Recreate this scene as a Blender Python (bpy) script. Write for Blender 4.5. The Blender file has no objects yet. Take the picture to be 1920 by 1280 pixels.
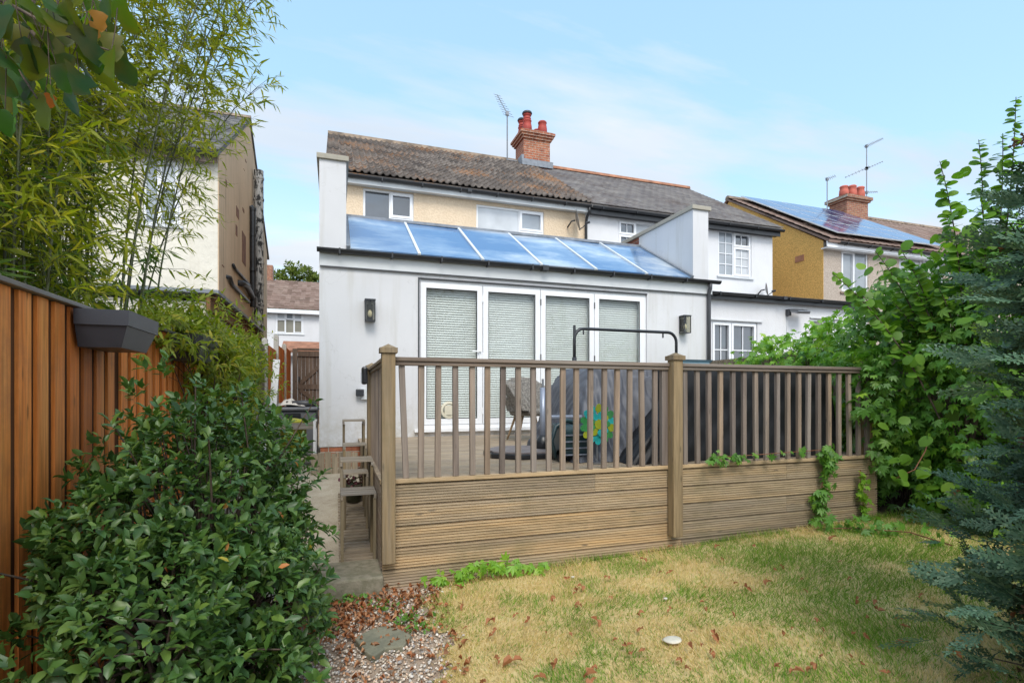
import bpy, math, random
import numpy as np
from mathutils import Vector, Matrix

SC = bpy.context.scene
COL = SC.collection
rng = np.random.default_rng(11)
random.seed(5)

# ------------------------------------------------------------------ camera
F0, CX, HZ, YAW, EYE = 980.0, 960.0, 739.0, math.radians(18.7), 1.40
cam_d = bpy.data.cameras.new('camera')
cam = bpy.data.objects.new('camera', cam_d)
COL.objects.link(cam)
cam_d.sensor_width = 36.0
cam_d.lens = F0 / 1920 * 36.0
cam_d.shift_y = (HZ - 640) / 1920
cam_d.clip_start = 0.05
cam_d.clip_end = 2000
cam.location = (0, 0, EYE)
cam.rotation_euler = (math.radians(90), 0, -YAW)
SC.camera = cam

# ------------------------------------------------------------------ world
SUN_EL, SUN_AZ = math.radians(49), math.radians(189)   # azimuth clockwise from +Y
w = bpy.data.worlds.new('World'); SC.world = w; w.use_nodes = True
nt = w.node_tree; nt.nodes.clear()
def wn(t, **k):
    n = nt.nodes.new(t)
    for a, b in k.items(): setattr(n, a, b)
    return n
out = wn('ShaderNodeOutputWorld'); bg = wn('ShaderNodeBackground')
sky = wn('ShaderNodeTexSky'); sky.sky_type = 'NISHITA'; sky.sun_disc = False
sky.sun_elevation = SUN_EL; sky.sun_rotation = SUN_AZ
sky.air_density = 1.0; sky.dust_density = 0.6; sky.ozone_density = 1.5
tc = wn('ShaderNodeTexCoord'); sep = wn('ShaderNodeSeparateXYZ')
nt.links.new(tc.outputs['Generated'], sep.inputs[0])
addz = wn('ShaderNodeMath', operation='ADD'); addz.inputs[1].default_value = 0.16
mx = wn('ShaderNodeMath', operation='MAXIMUM'); mx.inputs[1].default_value = 0.0
nt.links.new(sep.outputs[2], mx.inputs[0]); nt.links.new(mx.outputs[0], addz.inputs[0])
dv = []
for i in (0, 1):
    d = wn('ShaderNodeMath', operation='DIVIDE')
    nt.links.new(sep.outputs[i], d.inputs[0]); nt.links.new(addz.outputs[0], d.inputs[1]); dv.append(d)
cmb = wn('ShaderNodeCombineXYZ')
nt.links.new(dv[0].outputs[0], cmb.inputs[0]); nt.links.new(dv[1].outputs[0], cmb.inputs[1])
mp = wn('ShaderNodeMapping'); mp.inputs['Scale'].default_value = (0.42, 1.25, 1); mp.inputs['Location'].default_value = (3.1, 1.7, 0)
mp.inputs['Rotation'].default_value = (0, 0, math.radians(-12))
nt.links.new(cmb.outputs[0], mp.inputs[0])
nz = wn('ShaderNodeTexNoise'); nz.inputs['Scale'].default_value = 1.5; nz.inputs['Detail'].default_value = 9; nz.inputs['Roughness'].default_value = 0.56
nz.inputs['Distortion'].default_value = 0.25
nt.links.new(mp.outputs[0], nz.inputs[0])
rp = wn('ShaderNodeValToRGB'); rp.color_ramp.elements[0].position = 0.47; rp.color_ramp.elements[1].position = 0.62
nt.links.new(nz.outputs['Fac'], rp.inputs[0])
# more cloud low down and behind the viewer
hz = wn('ShaderNodeMapRange'); hz.inputs['From Min'].default_value = 0.0; hz.inputs['From Max'].default_value = 0.36
hz.inputs['To Min'].default_value = 0.95; hz.inputs['To Max'].default_value = 0.0
nt.links.new(sep.outputs[2], hz.inputs[0])
bk = wn('ShaderNodeMapRange'); bk.inputs['From Min'].default_value = 0.1; bk.inputs['From Max'].default_value = -0.5
bk.inputs['To Min'].default_value = 0.0; bk.inputs['To Max'].default_value = 0.75
nt.links.new(sep.outputs[1], bk.inputs[0])
a1 = wn('ShaderNodeMath', operation='MAXIMUM'); a1.use_clamp = True
nt.links.new(hz.outputs[0], a1.inputs[0]); nt.links.new(bk.outputs[0], a1.inputs[1])
a2 = wn('ShaderNodeMath', operation='MULTIPLY_ADD'); a2.use_clamp = True
a2.inputs[1].default_value = 0.9
nt.links.new(rp.outputs[0], a2.inputs[0]); nt.links.new(a1.outputs[0], a2.inputs[2])
tint = wn('ShaderNodeMix', data_type='RGBA', blend_type='MULTIPLY'); tint.inputs[0].default_value = 1.0
nt.links.new(sky.outputs[0], tint.inputs[6]); tint.inputs[7].default_value = (1.0, 0.96, 0.92, 1)
nz2 = wn('ShaderNodeTexNoise'); nz2.inputs['Scale'].default_value = 1.3; nz2.inputs['Detail'].default_value = 5
nt.links.new(mp.outputs[0], nz2.inputs[0])
cr = wn('ShaderNodeValToRGB')
cr.color_ramp.elements[0].position = 0.3; cr.color_ramp.elements[0].color = (4.2, 4.8, 5.6, 1)
cr.color_ramp.elements[1].position = 0.65; cr.color_ramp.elements[1].color = (5.7, 6.0, 6.3, 1)
nt.links.new(nz2.outputs['Fac'], cr.inputs[0])
mixc = wn('ShaderNodeMix', data_type='RGBA')
veil = wn('ShaderNodeMix', data_type='RGBA', blend_type='ADD'); veil.inputs[0].default_value = 1.0; veil.inputs[7].default_value = (1.9, 3.15, 4.1, 1)
nt.links.new(tint.outputs[2], veil.inputs[6])
nt.links.new(a2.outputs[0], mixc.inputs[0]); nt.links.new(veil.outputs[2], mixc.inputs[6]); nt.links.new(cr.outputs[0], mixc.inputs[7])
bb = wn('ShaderNodeMapRange'); bb.inputs['From Min'].default_value = 0.0; bb.inputs['From Max'].default_value = -0.6  # unseen sky behind the viewer boosted as added soft fill
bb.inputs['To Min'].default_value = 1.0; bb.inputs['To Max'].default_value = 1.75
nt.links.new(sep.outputs[1], bb.inputs[0])
bm_ = wn('ShaderNodeVectorMath', operation='SCALE'); nt.links.new(mixc.outputs[2], bm_.inputs[0]); nt.links.new(bb.outputs[0], bm_.inputs['Scale'])
nt.links.new(bm_.outputs[0], bg.inputs[0]); bg.inputs[1].default_value = 0.098
nt.links.new(bg.outputs[0], out.inputs[0])

# ------------------------------------------------------------------ sun
sd = bpy.data.lights.new('sun', 'SUN'); sd.energy = 1.5; sd.angle = math.radians(24); sd.color = (1.0, 0.94, 0.85)
so = bpy.data.objects.new('sun', sd); COL.objects.link(so)
sv = Vector((math.sin(SUN_AZ) * math.cos(SUN_EL), math.cos(SUN_AZ) * math.cos(SUN_EL), math.sin(SUN_EL)))
so.rotation_euler = sv.to_track_quat('Z', 'Y').to_euler(); so.location = (0, -5, 12)

SC.view_settings.view_transform = 'Standard'; SC.view_settings.look = 'None'
SC.view_settings.exposure = 0.74; SC.view_settings.gamma = 1.0
SC.render.engine = 'CYCLES'; SC.cycles.max_bounces = 6; SC.cycles.transparent_max_bounces = 8

# ------------------------------------------------------------------ picture point -> place on a real plane
def px(u, v, X=None, Y=None, Z=None):
    a, b = (u - CX) / F0, (HZ - v) / F0
    dx, dy = math.sin(YAW) + a * math.cos(YAW), math.cos(YAW) - a * math.sin(YAW)
    d = X / dx if X is not None else (Y / dy if Y is not None else (Z - EYE) / b)
    return (d * dx, d * dy, EYE + b * d)

def sstep(t): t = np.clip(t, 0, 1); return t * t * (3 - 2 * t)
def gh(x, y):
    x = np.asarray(x, float); y = np.asarray(y, float)
    return 0.033 * (np.clip(x, -1.5, 7) - 0.4) + sstep((y - 4.2) / 3.6) * 0.38 + sstep((y - 8.5) / 8) * 0.17
def G(x, y): return float(gh(x, y))

# ------------------------------------------------------------------ materials
def M_new(name):
    m = bpy.data.materials.new(name); m.use_nodes = True
    t = m.node_tree; t.nodes.clear()
    o = t.nodes.new('ShaderNodeOutputMaterial'); p = t.nodes.new('ShaderNodeBsdfPrincipled')
    t.links.new(p.outputs[0], o.inputs[0])
    return m, t, p, o
def c4(c): return (c[0], c[1], c[2], 1)
def coords(t, scale=(1, 1, 1), rot=(0, 0, 0), objrand=False):
    tc = t.nodes.new('ShaderNodeTexCoord'); mp = t.nodes.new('ShaderNodeMapping')
    mp.inputs['Scale'].default_value = scale; mp.inputs['Rotation'].default_value = rot
    t.links.new(tc.outputs['Object'], mp.inputs[0])
    if objrand:
        oi = t.nodes.new('ShaderNodeObjectInfo'); ml = t.nodes.new('ShaderNodeMath'); ml.operation = 'MULTIPLY'; ml.inputs[1].default_value = 37.0
        t.links.new(oi.outputs['Random'], ml.inputs[0]); t.links.new(ml.outputs[0], mp.inputs['Location'])
    return mp.outputs[0]
def noise(t, vec, scale, detail=4, rough=0.55):
    n = t.nodes.new('ShaderNodeTexNoise'); n.inputs['Scale'].default_value = scale
    n.inputs['Detail'].default_value = detail; n.inputs['Roughness'].default_value = rough
    t.links.new(vec, n.inputs[0]); return n.outputs['Fac']
def ramp(t, fac, stops):
    r = t.nodes.new('ShaderNodeValToRGB'); e = r.color_ramp.elements
    while len(e) < len(stops): e.new(0.5)
    for i, (p, c) in enumerate(stops): e[i].position = p; e[i].color = c4(c)
    t.links.new(fac, r.inputs[0]); return r.outputs[0]
def mix(t, fac, a, b, mode='MIX'):
    m = t.nodes.new('ShaderNodeMix'); m.data_type = 'RGBA'; m.blend_type = mode
    for s, v in ((0, fac), (6, a), (7, b)):
        if isinstance(v, (int, float)): m.inputs[s].default_value = v
        elif isinstance(v, tuple): m.inputs[s].default_value = c4(v)
        else: t.links.new(v, m.inputs[s])
    return m.outputs[2]
def bump(t, p, h, strength, dist=0.01, prev=None):
    b = t.nodes.new('ShaderNodeBump'); b.inputs['Strength'].default_value = strength; b.inputs['Distance'].default_value = dist
    t.links.new(h, b.inputs['Height'])
    if prev is not None: t.links.new(prev, b.inputs['Normal'])
    t.links.new(b.outputs[0], p.inputs['Normal']); return b.outputs[0]
def plain(name, col, rough=0.5, metal=0.0, var=0.12, scale=6, bmp=0.0, bscale=60, spec=0.5):
    m, t, p, o = M_new(name)
    v = coords(t); f = noise(t, v, scale)
    lo = tuple(max(0, c * (1 - var)) for c in col); hi = tuple(min(1, c * (1 + var)) for c in col)
    t.links.new(ramp(t, f, [(0.3, lo), (0.7, hi)]), p.inputs['Base Color'])
    p.inputs['Roughness'].default_value = rough; p.inputs['Metallic'].default_value = metal
    p.inputs['Specular IOR Level'].default_value = spec
    if bmp: bump(t, p, noise(t, v, bscale, 3), bmp)
    return m
def render_wall(name, col, stain, bscale, bstr, speck=None, streak=0.5, rough=0.9, dist=0.01):
    """painted or dashed render: base, large stains, vertical streaks, grain bump"""
    m, t, p, o = M_new(name)
    v = coords(t)
    big = noise(t, v, 0.7, 6, 0.6)
    st = noise(t, coords(t, (3.0, 3.0, 0.25)), 1.6, 5, 0.6)
    c = ramp(t, big, [(0.35, col), (0.75, tuple(x * 0.87 for x in col))])
    c = mix(t, ramp(t, st, [(0.52, (0, 0, 0)), (0.80, (streak, streak, streak))]), c, stain)
    g = noise(t, v, bscale, 3, 0.6)
    if name == 'white_render':
        sp = t.nodes.new('ShaderNodeSeparateXYZ'); tcx = t.nodes.new('ShaderNodeTexCoord'); t.links.new(tcx.outputs['Object'], sp.inputs[0])
        lo = t.nodes.new('ShaderNodeMapRange'); lo.inputs['From Min'].default_value = .95; lo.inputs['From Max'].default_value = .25; t.links.new(sp.outputs[2], lo.inputs[0])
        ml = t.nodes.new('ShaderNodeMath'); ml.operation = 'MULTIPLY'; t.links.new(lo.outputs[0], ml.inputs[0])
        t.links.new(ramp(t, noise(t, v, 6, 6, 0.75), [(0.40, (0, 0, 0)), (0.62, (0.8,) * 3)]), ml.inputs[1]); c = mix(t, ml.outputs[0], c, (0.40, 0.37, 0.30))
        vo = t.nodes.new('ShaderNodeTexVoronoi'); vo.feature = 'DISTANCE_TO_EDGE'; vo.inputs['Scale'].default_value = .55
        dn = t.nodes.new('ShaderNodeVectorMath'); dn.operation = 'ADD'; t.links.new(v, dn.inputs[0])
        nn2 = t.nodes.new('ShaderNodeTexNoise'); nn2.inputs['Scale'].default_value = 3.5; nn2.inputs['Detail'].default_value = 6; t.links.new(v, nn2.inputs[0]); t.links.new(nn2.outputs['Color'], dn.inputs[1]); t.links.new(dn.outputs[0], vo.inputs['Vector'])
        c = mix(t, ramp(t, vo.outputs['Distance'], [(0.0012, (0.28,) * 3), (0.0035, (0, 0, 0))]), c, (0.35, 0.34, 0.32))
    if speck: c = mix(t, ramp(t, g, [(0.42, (0.75, 0.75, 0.75)), (0.6, (0, 0, 0))]), c, speck)
    t.links.new(c, p.inputs['Base Color']); p.inputs['Roughness'].default_value = rough
    p.inputs['Specular IOR Level'].default_value = 0.2
    bump(t, p, g, bstr, dist)
    return m
def wood(name, cols, grain=(3, 3, 40), rough=0.75, objrand=True, green=None, bstr=0.4, axis='Z'):
    """weathered timber, grain along the given axis"""
    m, t, p, o = M_new(name)
    s = {'Z': (45, 45, 2.2), 'X': (2.2, 45, 45), 'Y': (45, 2.2, 45)}[axis]
    v = coords(t, s, objrand=objrand)
    g = noise(t, v, 1.0, 5, 0.65)
    v2 = coords(t, tuple(x * 0.12 for x in s), objrand=objrand)
    b = noise(t, v2, 1.2, 4, 0.6)
    c = ramp(t, b, [(0.30, cols[0]), (0.52, cols[1]), (0.72, cols[2])])
    c = mix(t, ramp(t, g, [(0.36, (0.6, 0.6, 0.6)), (0.60, (0, 0, 0))]), c, tuple(x * 0.42 for x in cols[1]))
    if objrand:
        oi = t.nodes.new('ShaderNodeObjectInfo')
        c = mix(t, 1.0, c, ramp(t, oi.outputs['Random'], [(0, (0.72, 0.70, 0.70)), (0.5, (1, 0.96, 0.9)), (1, (1.1, 0.98, 0.82))]), 'MULTIPLY')
    else:
        ge = t.nodes.new('ShaderNodeNewGeometry')
        c = mix(t, 1.0, c, ramp(t, ge.outputs['Random Per Island'], [(0, (0.74, 0.72, 0.70)), (0.5, (1, 0.98, 0.95)), (1, (1.18, 1.15, 1.10))]), 'MULTIPLY')
    kn = t.nodes.new('ShaderNodeTexVoronoi'); kn.inputs['Scale'].default_value = 1.0
    t.links.new(coords(t, {'Z': (14, 14, 3.2), 'X': (3.2, 14, 14), 'Y': (14, 3.2, 14)}[axis], objrand=objrand), kn.inputs['Vector'])
    c = mix(t, ramp(t, kn.outputs['Distance'], [(0.06, (0.8, 0.8, 0.8)), (0.13, (0, 0, 0))]), c, tuple(x * 0.30 for x in cols[1]))
    wz = noise(t, coords(t, tuple(x * .05 for x in s), objrand=objrand), 2.2, 5, 0.7)
    c = mix(t, ramp(t, wz, [(0.50, (0, 0, 0)), (0.72, (0.6 if 'stained' not in name else 0.12,) * 3)]), c, tuple(0.45 * x + 0.17 for x in cols[2]))
    if green:
        gn = noise(t, coords(t), 3.0, 5, 0.65)
        c = mix(t, ramp(t, gn, [(0.52, (0, 0, 0)), (0.75, (0.55, 0.55, 0.55))]), c, green)
    t.links.new(c, p.inputs['Base Color']); p.inputs['Roughness'].default_value = rough
    p.inputs['Specular IOR Level'].default_value = 0.25
    bump(t, p, g, bstr, 0.004)
    return m
def cells(t, sx, sy, axes=(0, 1), half=False):
    """random value per cell in two object axes"""
    tc = t.nodes.new('ShaderNodeTexCoord'); sp = t.nodes.new('ShaderNodeSeparateXYZ'); t.links.new(tc.outputs['Object'], sp.inputs[0])
    cb = t.nodes.new('ShaderNodeCombineXYZ'); fl = []
    for ax, s in zip(axes, (sx, sy)):
        d = t.nodes.new('ShaderNodeMath'); d.operation = 'DIVIDE'; d.inputs[1].default_value = s
        t.links.new(sp.outputs[ax], d.inputs[0]); fl.append(d)
    f2 = t.nodes.new('ShaderNodeMath'); f2.operation = 'FLOOR'; t.links.new(fl[1].outputs[0], f2.inputs[0])
    src = fl[0].outputs[0]
    if half:
        h = t.nodes.new('ShaderNodeMath'); h.operation = 'MULTIPLY_ADD'; h.inputs[1].default_value = 0.5
        t.links.new(f2.outputs[0], h.inputs[0]); t.links.new(src, h.inputs[2]); src = h.outputs[0]
    f1 = t.nodes.new('ShaderNodeMath'); f1.operation = 'FLOOR'; t.links.new(src, f1.inputs[0])
    t.links.new(f1.outputs[0], cb.inputs[0]); t.links.new(f2.outputs[0], cb.inputs[1])
    wnz = t.nodes.new('ShaderNodeTexWhiteNoise'); wnz.noise_dimensions = '3D'; t.links.new(cb.outputs[0], wnz.inputs[0])
    return wnz.outputs['Value']
def roof_mat(name, cols, tw, ch, moss, mossamt=0.6, half=False, rough=0.85):
    m, t, p, o = M_new(name)
    r = cells(t, tw, ch, (0, 1), half)
    c = ramp(t, r, [(0.0, cols[0]), (0.5, cols[1]), (1.0, cols[2])])
    v = coords(t)
    n1 = noise(t, v, 0.55, 6, 0.65); n2 = noise(t, v, 11, 4, 0.7)
    mm = t.nodes.new('ShaderNodeMath'); mm.operation = 'MULTIPLY_ADD'; mm.inputs[1].default_value = 0.55
    t.links.new(n2, mm.inputs[0]); t.links.new(n1, mm.inputs[2])
    c = mix(t, ramp(t, mm.outputs[0], [(0.80, (0, 0, 0)), (0.92, (mossamt,) * 3)]), c, moss)
    c = mix(t, 1.0, c, ramp(t, noise(t, v, 1.8, 5, 0.7), [(0.3, (0.85,) * 3), (0.7, (1.15,) * 3)]), 'MULTIPLY')
    t.links.new(c, p.inputs['Base Color']); p.inputs['Roughness'].default_value = rough
    bump(t, p, n2, 0.5, 0.006)
    return m
def brick_mat(name, c1, c2, mortar, scale=1.0, rotx=90):
    m, t, p, o = M_new(name)
    v = coords(t, rot=(math.radians(rotx), 0, 0))
    b = t.nodes.new('ShaderNodeTexBrick'); t.links.new(v, b.inputs[0])
    b.inputs['Scale'].default_value = 1.0 * scale
    b.inputs['Brick Width'].default_value = 0.225; b.inputs['Row Height'].default_value = 0.075; b.inputs['Mortar Size'].default_value = 0.007
    b.inputs['Color1'].default_value = c4(c1); b.inputs['Color2'].default_value = c4(c2); b.inputs['Mortar'].default_value = c4(mortar)
    n = noise(t, coords(t), 9, 4, 0.7)
    t.links.new(mix(t, 1.0, b.outputs[0], ramp(t, n, [(0.3, (0.6,) * 3), (0.7, (1.3,) * 3)]), 'MULTIPLY'), p.inputs['Base Color'])
    p.inputs['Roughness'].default_value = 0.9
    iv = t.nodes.new('ShaderNodeMath'); iv.operation = 'SUBTRACT'; iv.inputs[0].default_value = 1; t.links.new(b.outputs['Fac'], iv.inputs[1])
    bump(t, p, iv.outputs[0], 0.8, 0.006)
    return m
def leaf_mat(name, cols, rough=0.45, trans=0.35, spec=0.4, tcol=None, patch=None):
    """foliage: colour per leaf, light through the blade"""
    m, t, p, o = M_new(name)
    g = t.nodes.new('ShaderNodeNewGeometry')
    n = len(cols); c = ramp(t, g.outputs['Random Per Island'], [(i / (n - 1), cc) for i, cc in enumerate(cols)])
    if patch:
        c = mix(t, ramp(t, noise(t, coords(t), patch[0], 4), [(0.45, (0, 0, 0)), (0.62, (patch[2],) * 3)]), c, patch[1])
    t.links.new(c, p.inputs['Base Color']); p.inputs['Roughness'].default_value = rough; p.inputs['Specular IOR Level'].default_value = spec
    if trans:
        tr = t.nodes.new('ShaderNodeBsdfTranslucent'); ms = t.nodes.new('ShaderNodeMixShader'); ms.inputs[0].default_value = trans
        t.links.new(mix(t, 1.0, c, tcol or (1.3, 1.5, 0.6), 'MULTIPLY'), tr.inputs[0])
        t.links.new(p.outputs[0], ms.inputs[1]); t.links.new(tr.outputs[0], ms.inputs[2]); t.links.new(ms.outputs[0], o.inputs[0])
    return m
def clear_glass(name, tint=(0.93, 0.97, 0.96), refl=1.5):
    m, t, p, o = M_new(name); t.nodes.remove(p)
    tr = t.nodes.new('ShaderNodeBsdfTransparent'); tr.inputs[0].default_value = c4(tint)
    gl = t.nodes.new('ShaderNodeBsdfGlossy'); gl.inputs['Roughness'].default_value = 0.01
    fr = t.nodes.new('ShaderNodeFresnel'); fr.inputs[0].default_value = refl
    bm = t.nodes.new('ShaderNodeBump'); bm.inputs['Strength'].default_value = 0.03; bm.inputs['Distance'].default_value = 0.02
    t.links.new(noise(t, coords(t), 2.2, 2), bm.inputs['Height']); t.links.new(bm.outputs[0], gl.inputs['Normal'])
    ge = t.nodes.new('ShaderNodeNewGeometry'); sb = t.nodes.new('ShaderNodeMath'); sb.operation = 'SUBTRACT'; sb.inputs[0].default_value = 1.0
    t.links.new(ge.outputs['Backfacing'], sb.inputs[1]); mu = t.nodes.new('ShaderNodeMath'); mu.operation = 'MULTIPLY'
    t.links.new(fr.outputs[0], mu.inputs[0]); t.links.new(sb.outputs[0], mu.inputs[1])
    ms = t.nodes.new('ShaderNodeMixShader'); t.links.new(mu.outputs[0], ms.inputs[0])
    t.links.new(tr.outputs[0], ms.inputs[1]); t.links.new(gl.outputs[0], ms.inputs[2]); t.links.new(ms.outputs[0], o.inputs[0])
    return m
def pane_mat(name, base, ior=1.6, rough=0.03, coat=(1, 1, 1), dirt=0.25):
    m, t, p, o = M_new(name)
    v = coords(t)
    t.links.new(ramp(t, noise(t, v, 1.3, 3), [(0.3, tuple(x * 0.8 for x in base)), (0.7, tuple(min(1, x * 1.2) for x in base))]), p.inputs['Base Color'])
    r_ = ramp(t, noise(t, v, 2.6, 6, 0.7), [(0.42, (rough,) * 3), (0.75, (dirt,) * 3)]); t.links.new(r_, p.inputs['Roughness']); p.inputs['IOR'].default_value = ior
    p.inputs['Specular Tint'].default_value = c4(coat)
    bump(t, p, noise(t, v, 1.7, 2), 0.05, 0.02)
    return m

MT = {}
MT['white'] = render_wall('white_render', (0.67, 0.67, 0.685), (0.47, 0.45, 0.40), 70, 0.16, streak=0.75, dist=0.004)
MT['white_rough'] = render_wall('white_roughcast', (0.72, 0.72, 0.735), (0.60, 0.59, 0.56), 32, 0.45, streak=0.4)
MT['cream'] = render_wall('cream_roughcast', (0.78, 0.63, 0.46), (0.48, 0.36, 0.24), 26, 0.9, speck=(0.68, 0.53, 0.37), streak=0.35, dist=0.02)
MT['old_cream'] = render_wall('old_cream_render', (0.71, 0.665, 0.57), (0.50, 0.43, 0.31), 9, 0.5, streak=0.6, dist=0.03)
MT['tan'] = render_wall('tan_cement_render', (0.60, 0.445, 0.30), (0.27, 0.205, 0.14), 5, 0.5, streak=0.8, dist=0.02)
MT['gold_dash'] = render_wall('golden_pebbledash', (0.86, 0.52, 0.16), (0.66, 0.40, 0.13), 34, 0.7, speck=(0.50, 0.28, 0.085), streak=0.3, dist=0.02)
MT['pink_dash'] = render_wall('pale_pebbledash', (0.55, 0.47, 0.40), (0.40, 0.34, 0.27), 36, 1.0, speck=(0.34, 0.28, 0.23), streak=0.3, dist=0.02)
MT['coping'] = render_wall('stone_coping', (0.40, 0.37, 0.31), (0.20, 0.19, 0.16), 18, 0.5, streak=0.7)
MT['concrete'] = render_wall('pale_concrete', (0.42, 0.37, 0.29), (0.24, 0.21, 0.16), 22, 0.8, speck=(0.28, 0.24, 0.18), streak=0.5, dist=0.01)
MT['mossy'] = render_wall('mossy_block', (0.27, 0.24, 0.18), (0.12, 0.12, 0.07), 16, 1.0, speck=(0.16, 0.15, 0.10), streak=0.7, dist=0.012)
MT['stone'] = render_wall('grey_paving', (0.24, 0.225, 0.16), (0.14, 0.14, 0.10), 12, 0.9, speck=(0.15, 0.15, 0.11), streak=0.4, dist=0.01)
MT['pantile'] = roof_mat('brown_pantiles', ((0.066, 0.055, 0.049), (0.113, 0.094, 0.082), (0.181, 0.153, 0.133)), 0.3, 0.2458, (0.36, 0.16, 0.05), 0.55)
MT['slate'] = roof_mat('grey_slates', ((0.126, 0.115, 0.118), (0.162, 0.149, 0.146), (0.210, 0.196, 0.185)), 0.25, 0.2, (0.10, 0.075, 0.065), 0.75, True)
MT['slate_old'] = roof_mat('old_slates', ((0.075, 0.075, 0.08), (0.12, 0.12, 0.125), (0.19, 0.185, 0.18)), 0.28, 0.22, (0.20, 0.19, 0.15), 0.6, True)
MT['browntile'] = roof_mat('plain_brown_tiles', ((0.13, 0.085, 0.065), (0.19, 0.125, 0.10), (0.25, 0.18, 0.15)), 0.27, 0.28, (0.26, 0.20, 0.16), 0.4)
MT['ridge_red'] = plain('red_ridge_clay', (0.33, 0.15, 0.085), 0.85, var=0.35, scale=4, bmp=0.3)
MT['ridge_dark'] = plain('weathered_ridge', (0.24, 0.18, 0.13), 0.9, var=0.45, scale=5, bmp=0.3)
MT['brick'] = brick_mat('red_brick', (0.30, 0.085, 0.045), (0.40, 0.15, 0.075), (0.42, 0.36, 0.29))
MT['brick_side'] = brick_mat('red_brick_side', (0.30, 0.085, 0.045), (0.40, 0.15, 0.075), (0.42, 0.36, 0.29))
MT['brick_dark'] = brick_mat('weathered_brick', (0.26, 0.085, 0.05), (0.34, 0.15, 0.08), (0.36, 0.32, 0.26))
MT['pot'] = plain('clay_pot', (0.36, 0.045, 0.03), 0.6, var=0.25, scale=5)
MT['pot_red'] = plain('faded_red_pot', (0.50, 0.12, 0.08), 0.7, var=0.2)
MT['terracotta'] = plain('terracotta', (0.45, 0.15, 0.07), 0.7, var=0.2)
MT['black'] = plain('black_plastic', (0.018, 0.019, 0.022), 0.35, var=0.2)
MT['gutter'] = plain('black_gutter', (0.022, 0.023, 0.026), 0.38, var=0.25, scale=3)
MT['greypipe'] = plain('dark_grey_pipe', (0.05, 0.052, 0.06), 0.45)
MT['upvc'] = plain('white_upvc', (0.80, 0.81, 0.83), 0.28, var=0.03)
MT['lead'] = plain('lead_flashing', (0.20, 0.22, 0.25), 0.55, var=0.25, scale=8, bmp=0.2, bscale=12)
MT['fascia'] = plain('grey_white_fascia', (0.60, 0.62, 0.63), 0.6, var=0.1, scale=2)
MT['rubber'] = plain('black_seal', (0.012, 0.012, 0.013), 0.6)
MT['metal'] = plain('grey_metal', (0.30, 0.31, 0.33), 0.35, 0.85)
MT['darkmetal'] = plain('dark_painted_steel', (0.035, 0.037, 0.042), 0.38, 0.3)
MT['greymetal'] = plain('blue_grey_pole', (0.26, 0.29, 0.36), 0.35, 0.3)
MT['alu'] = plain('aerial_metal', (0.22, 0.23, 0.25), 0.45, 0.6)
MT['blind'] = plain('blind_slat', (0.66, 0.66, 0.65), 0.45, var=0.03)
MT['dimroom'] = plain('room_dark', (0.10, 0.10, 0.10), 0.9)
MT['glass'] = clear_glass('door_glass', (0.97, 0.99, 0.98), 1.5)
MT['pane_dark'] = pane_mat('pane_dark', (0.06, 0.068, 0.08), 2.1)
MT['pane_grey'] = pane_mat('pane_net', (0.28, 0.31, 0.34), 1.8)
MT['pane_curtain'] = pane_mat('pane_curtain', (0.52, 0.54, 0.56), 1.6)
MT['pane_blind'] = pane_mat('pane_blind', (0.25, 0.24, 0.20), 1.5)
MT['roofglass'] = pane_mat('blue_roof_glass', (0.10, 0.20, 0.36), 1.9, 0.04, (0.78, 0.88, 1.0))
_t = MT['roofglass'].node_tree; _p = [n for n in _t.nodes if n.type == 'BSDF_PRINCIPLED'][0]; _v = coords(_t, (.55, .9, 1))
_t.links.new(ramp(_t, noise(_t, _v, 1.1, 7, 0.62), [(0.40, (0.06, 0.15, 0.32)), (0.52, (0.17, 0.27, 0.42)), (0.66, (0.48, 0.54, 0.60))]), _p.inputs['Base Color'])  # patchy pale film in the colour stands in for varied sky reflections
MT['roofglass_pale'] = pane_mat('pale_roof_glass', (0.30, 0.38, 0.38), 1.5, 0.06)
MT['solar'] = pane_mat('solar_cell', (0.035, 0.06, 0.16), 1.75, 0.08, (0.8, 0.88, 1.0))
MT['deckwood'] = wood('deck_timber', ((0.36, 0.29, 0.22), (0.46, 0.37, 0.27), (0.55, 0.43, 0.29)), axis='X', green=(0.17, 0.14, 0.085))
MT['fasciawood'] = wood('ribbed_deck_timber', ((0.33, 0.27, 0.205), (0.47, 0.38, 0.265), (0.58, 0.42, 0.24)), axis='X', green=(0.20, 0.17, 0.09))
MT['postwood'] = wood('post_timber', ((0.22, 0.165, 0.10), (0.31, 0.235, 0.14), (0.38, 0.29, 0.175)), axis='Z', green=(0.16, 0.14, 0.075))
MT['spindle'] = wood('grey_timber', ((0.178, 0.146, 0.127), (0.286, 0.237, 0.204), (0.380, 0.299, 0.239)), axis='Z')
MT['railwood'] = wood('rail_timber', ((0.211, 0.170, 0.143), (0.323, 0.260, 0.212), (0.420, 0.342, 0.273)), axis='X')
MT['siderail'] = wood('side_rail_timber', ((0.211, 0.170, 0.143), (0.323, 0.260, 0.212), (0.420, 0.342, 0.273)), axis='Y', green=(0.16, 0.15, 0.08))
MT['standwood'] = wood('stand_timber', ((0.21, 0.19, 0.165), (0.29, 0.265, 0.23), (0.36, 0.33, 0.29)), axis='X')
MT['standleg'] = wood('stand_leg_timber', ((0.163, 0.134, 0.091), (0.237, 0.201, 0.134), (0.300, 0.256, 0.183)), axis='Z')
MT['fence_orange'] = wood('orange_stained_timber', ((0.58, 0.150, 0.028), (0.84, 0.255, 0.050), (0.86, 0.36, 0.10)), axis='Z', objrand=False, rough=0.6, green=(0.27, 0.10, 0.045))
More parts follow.
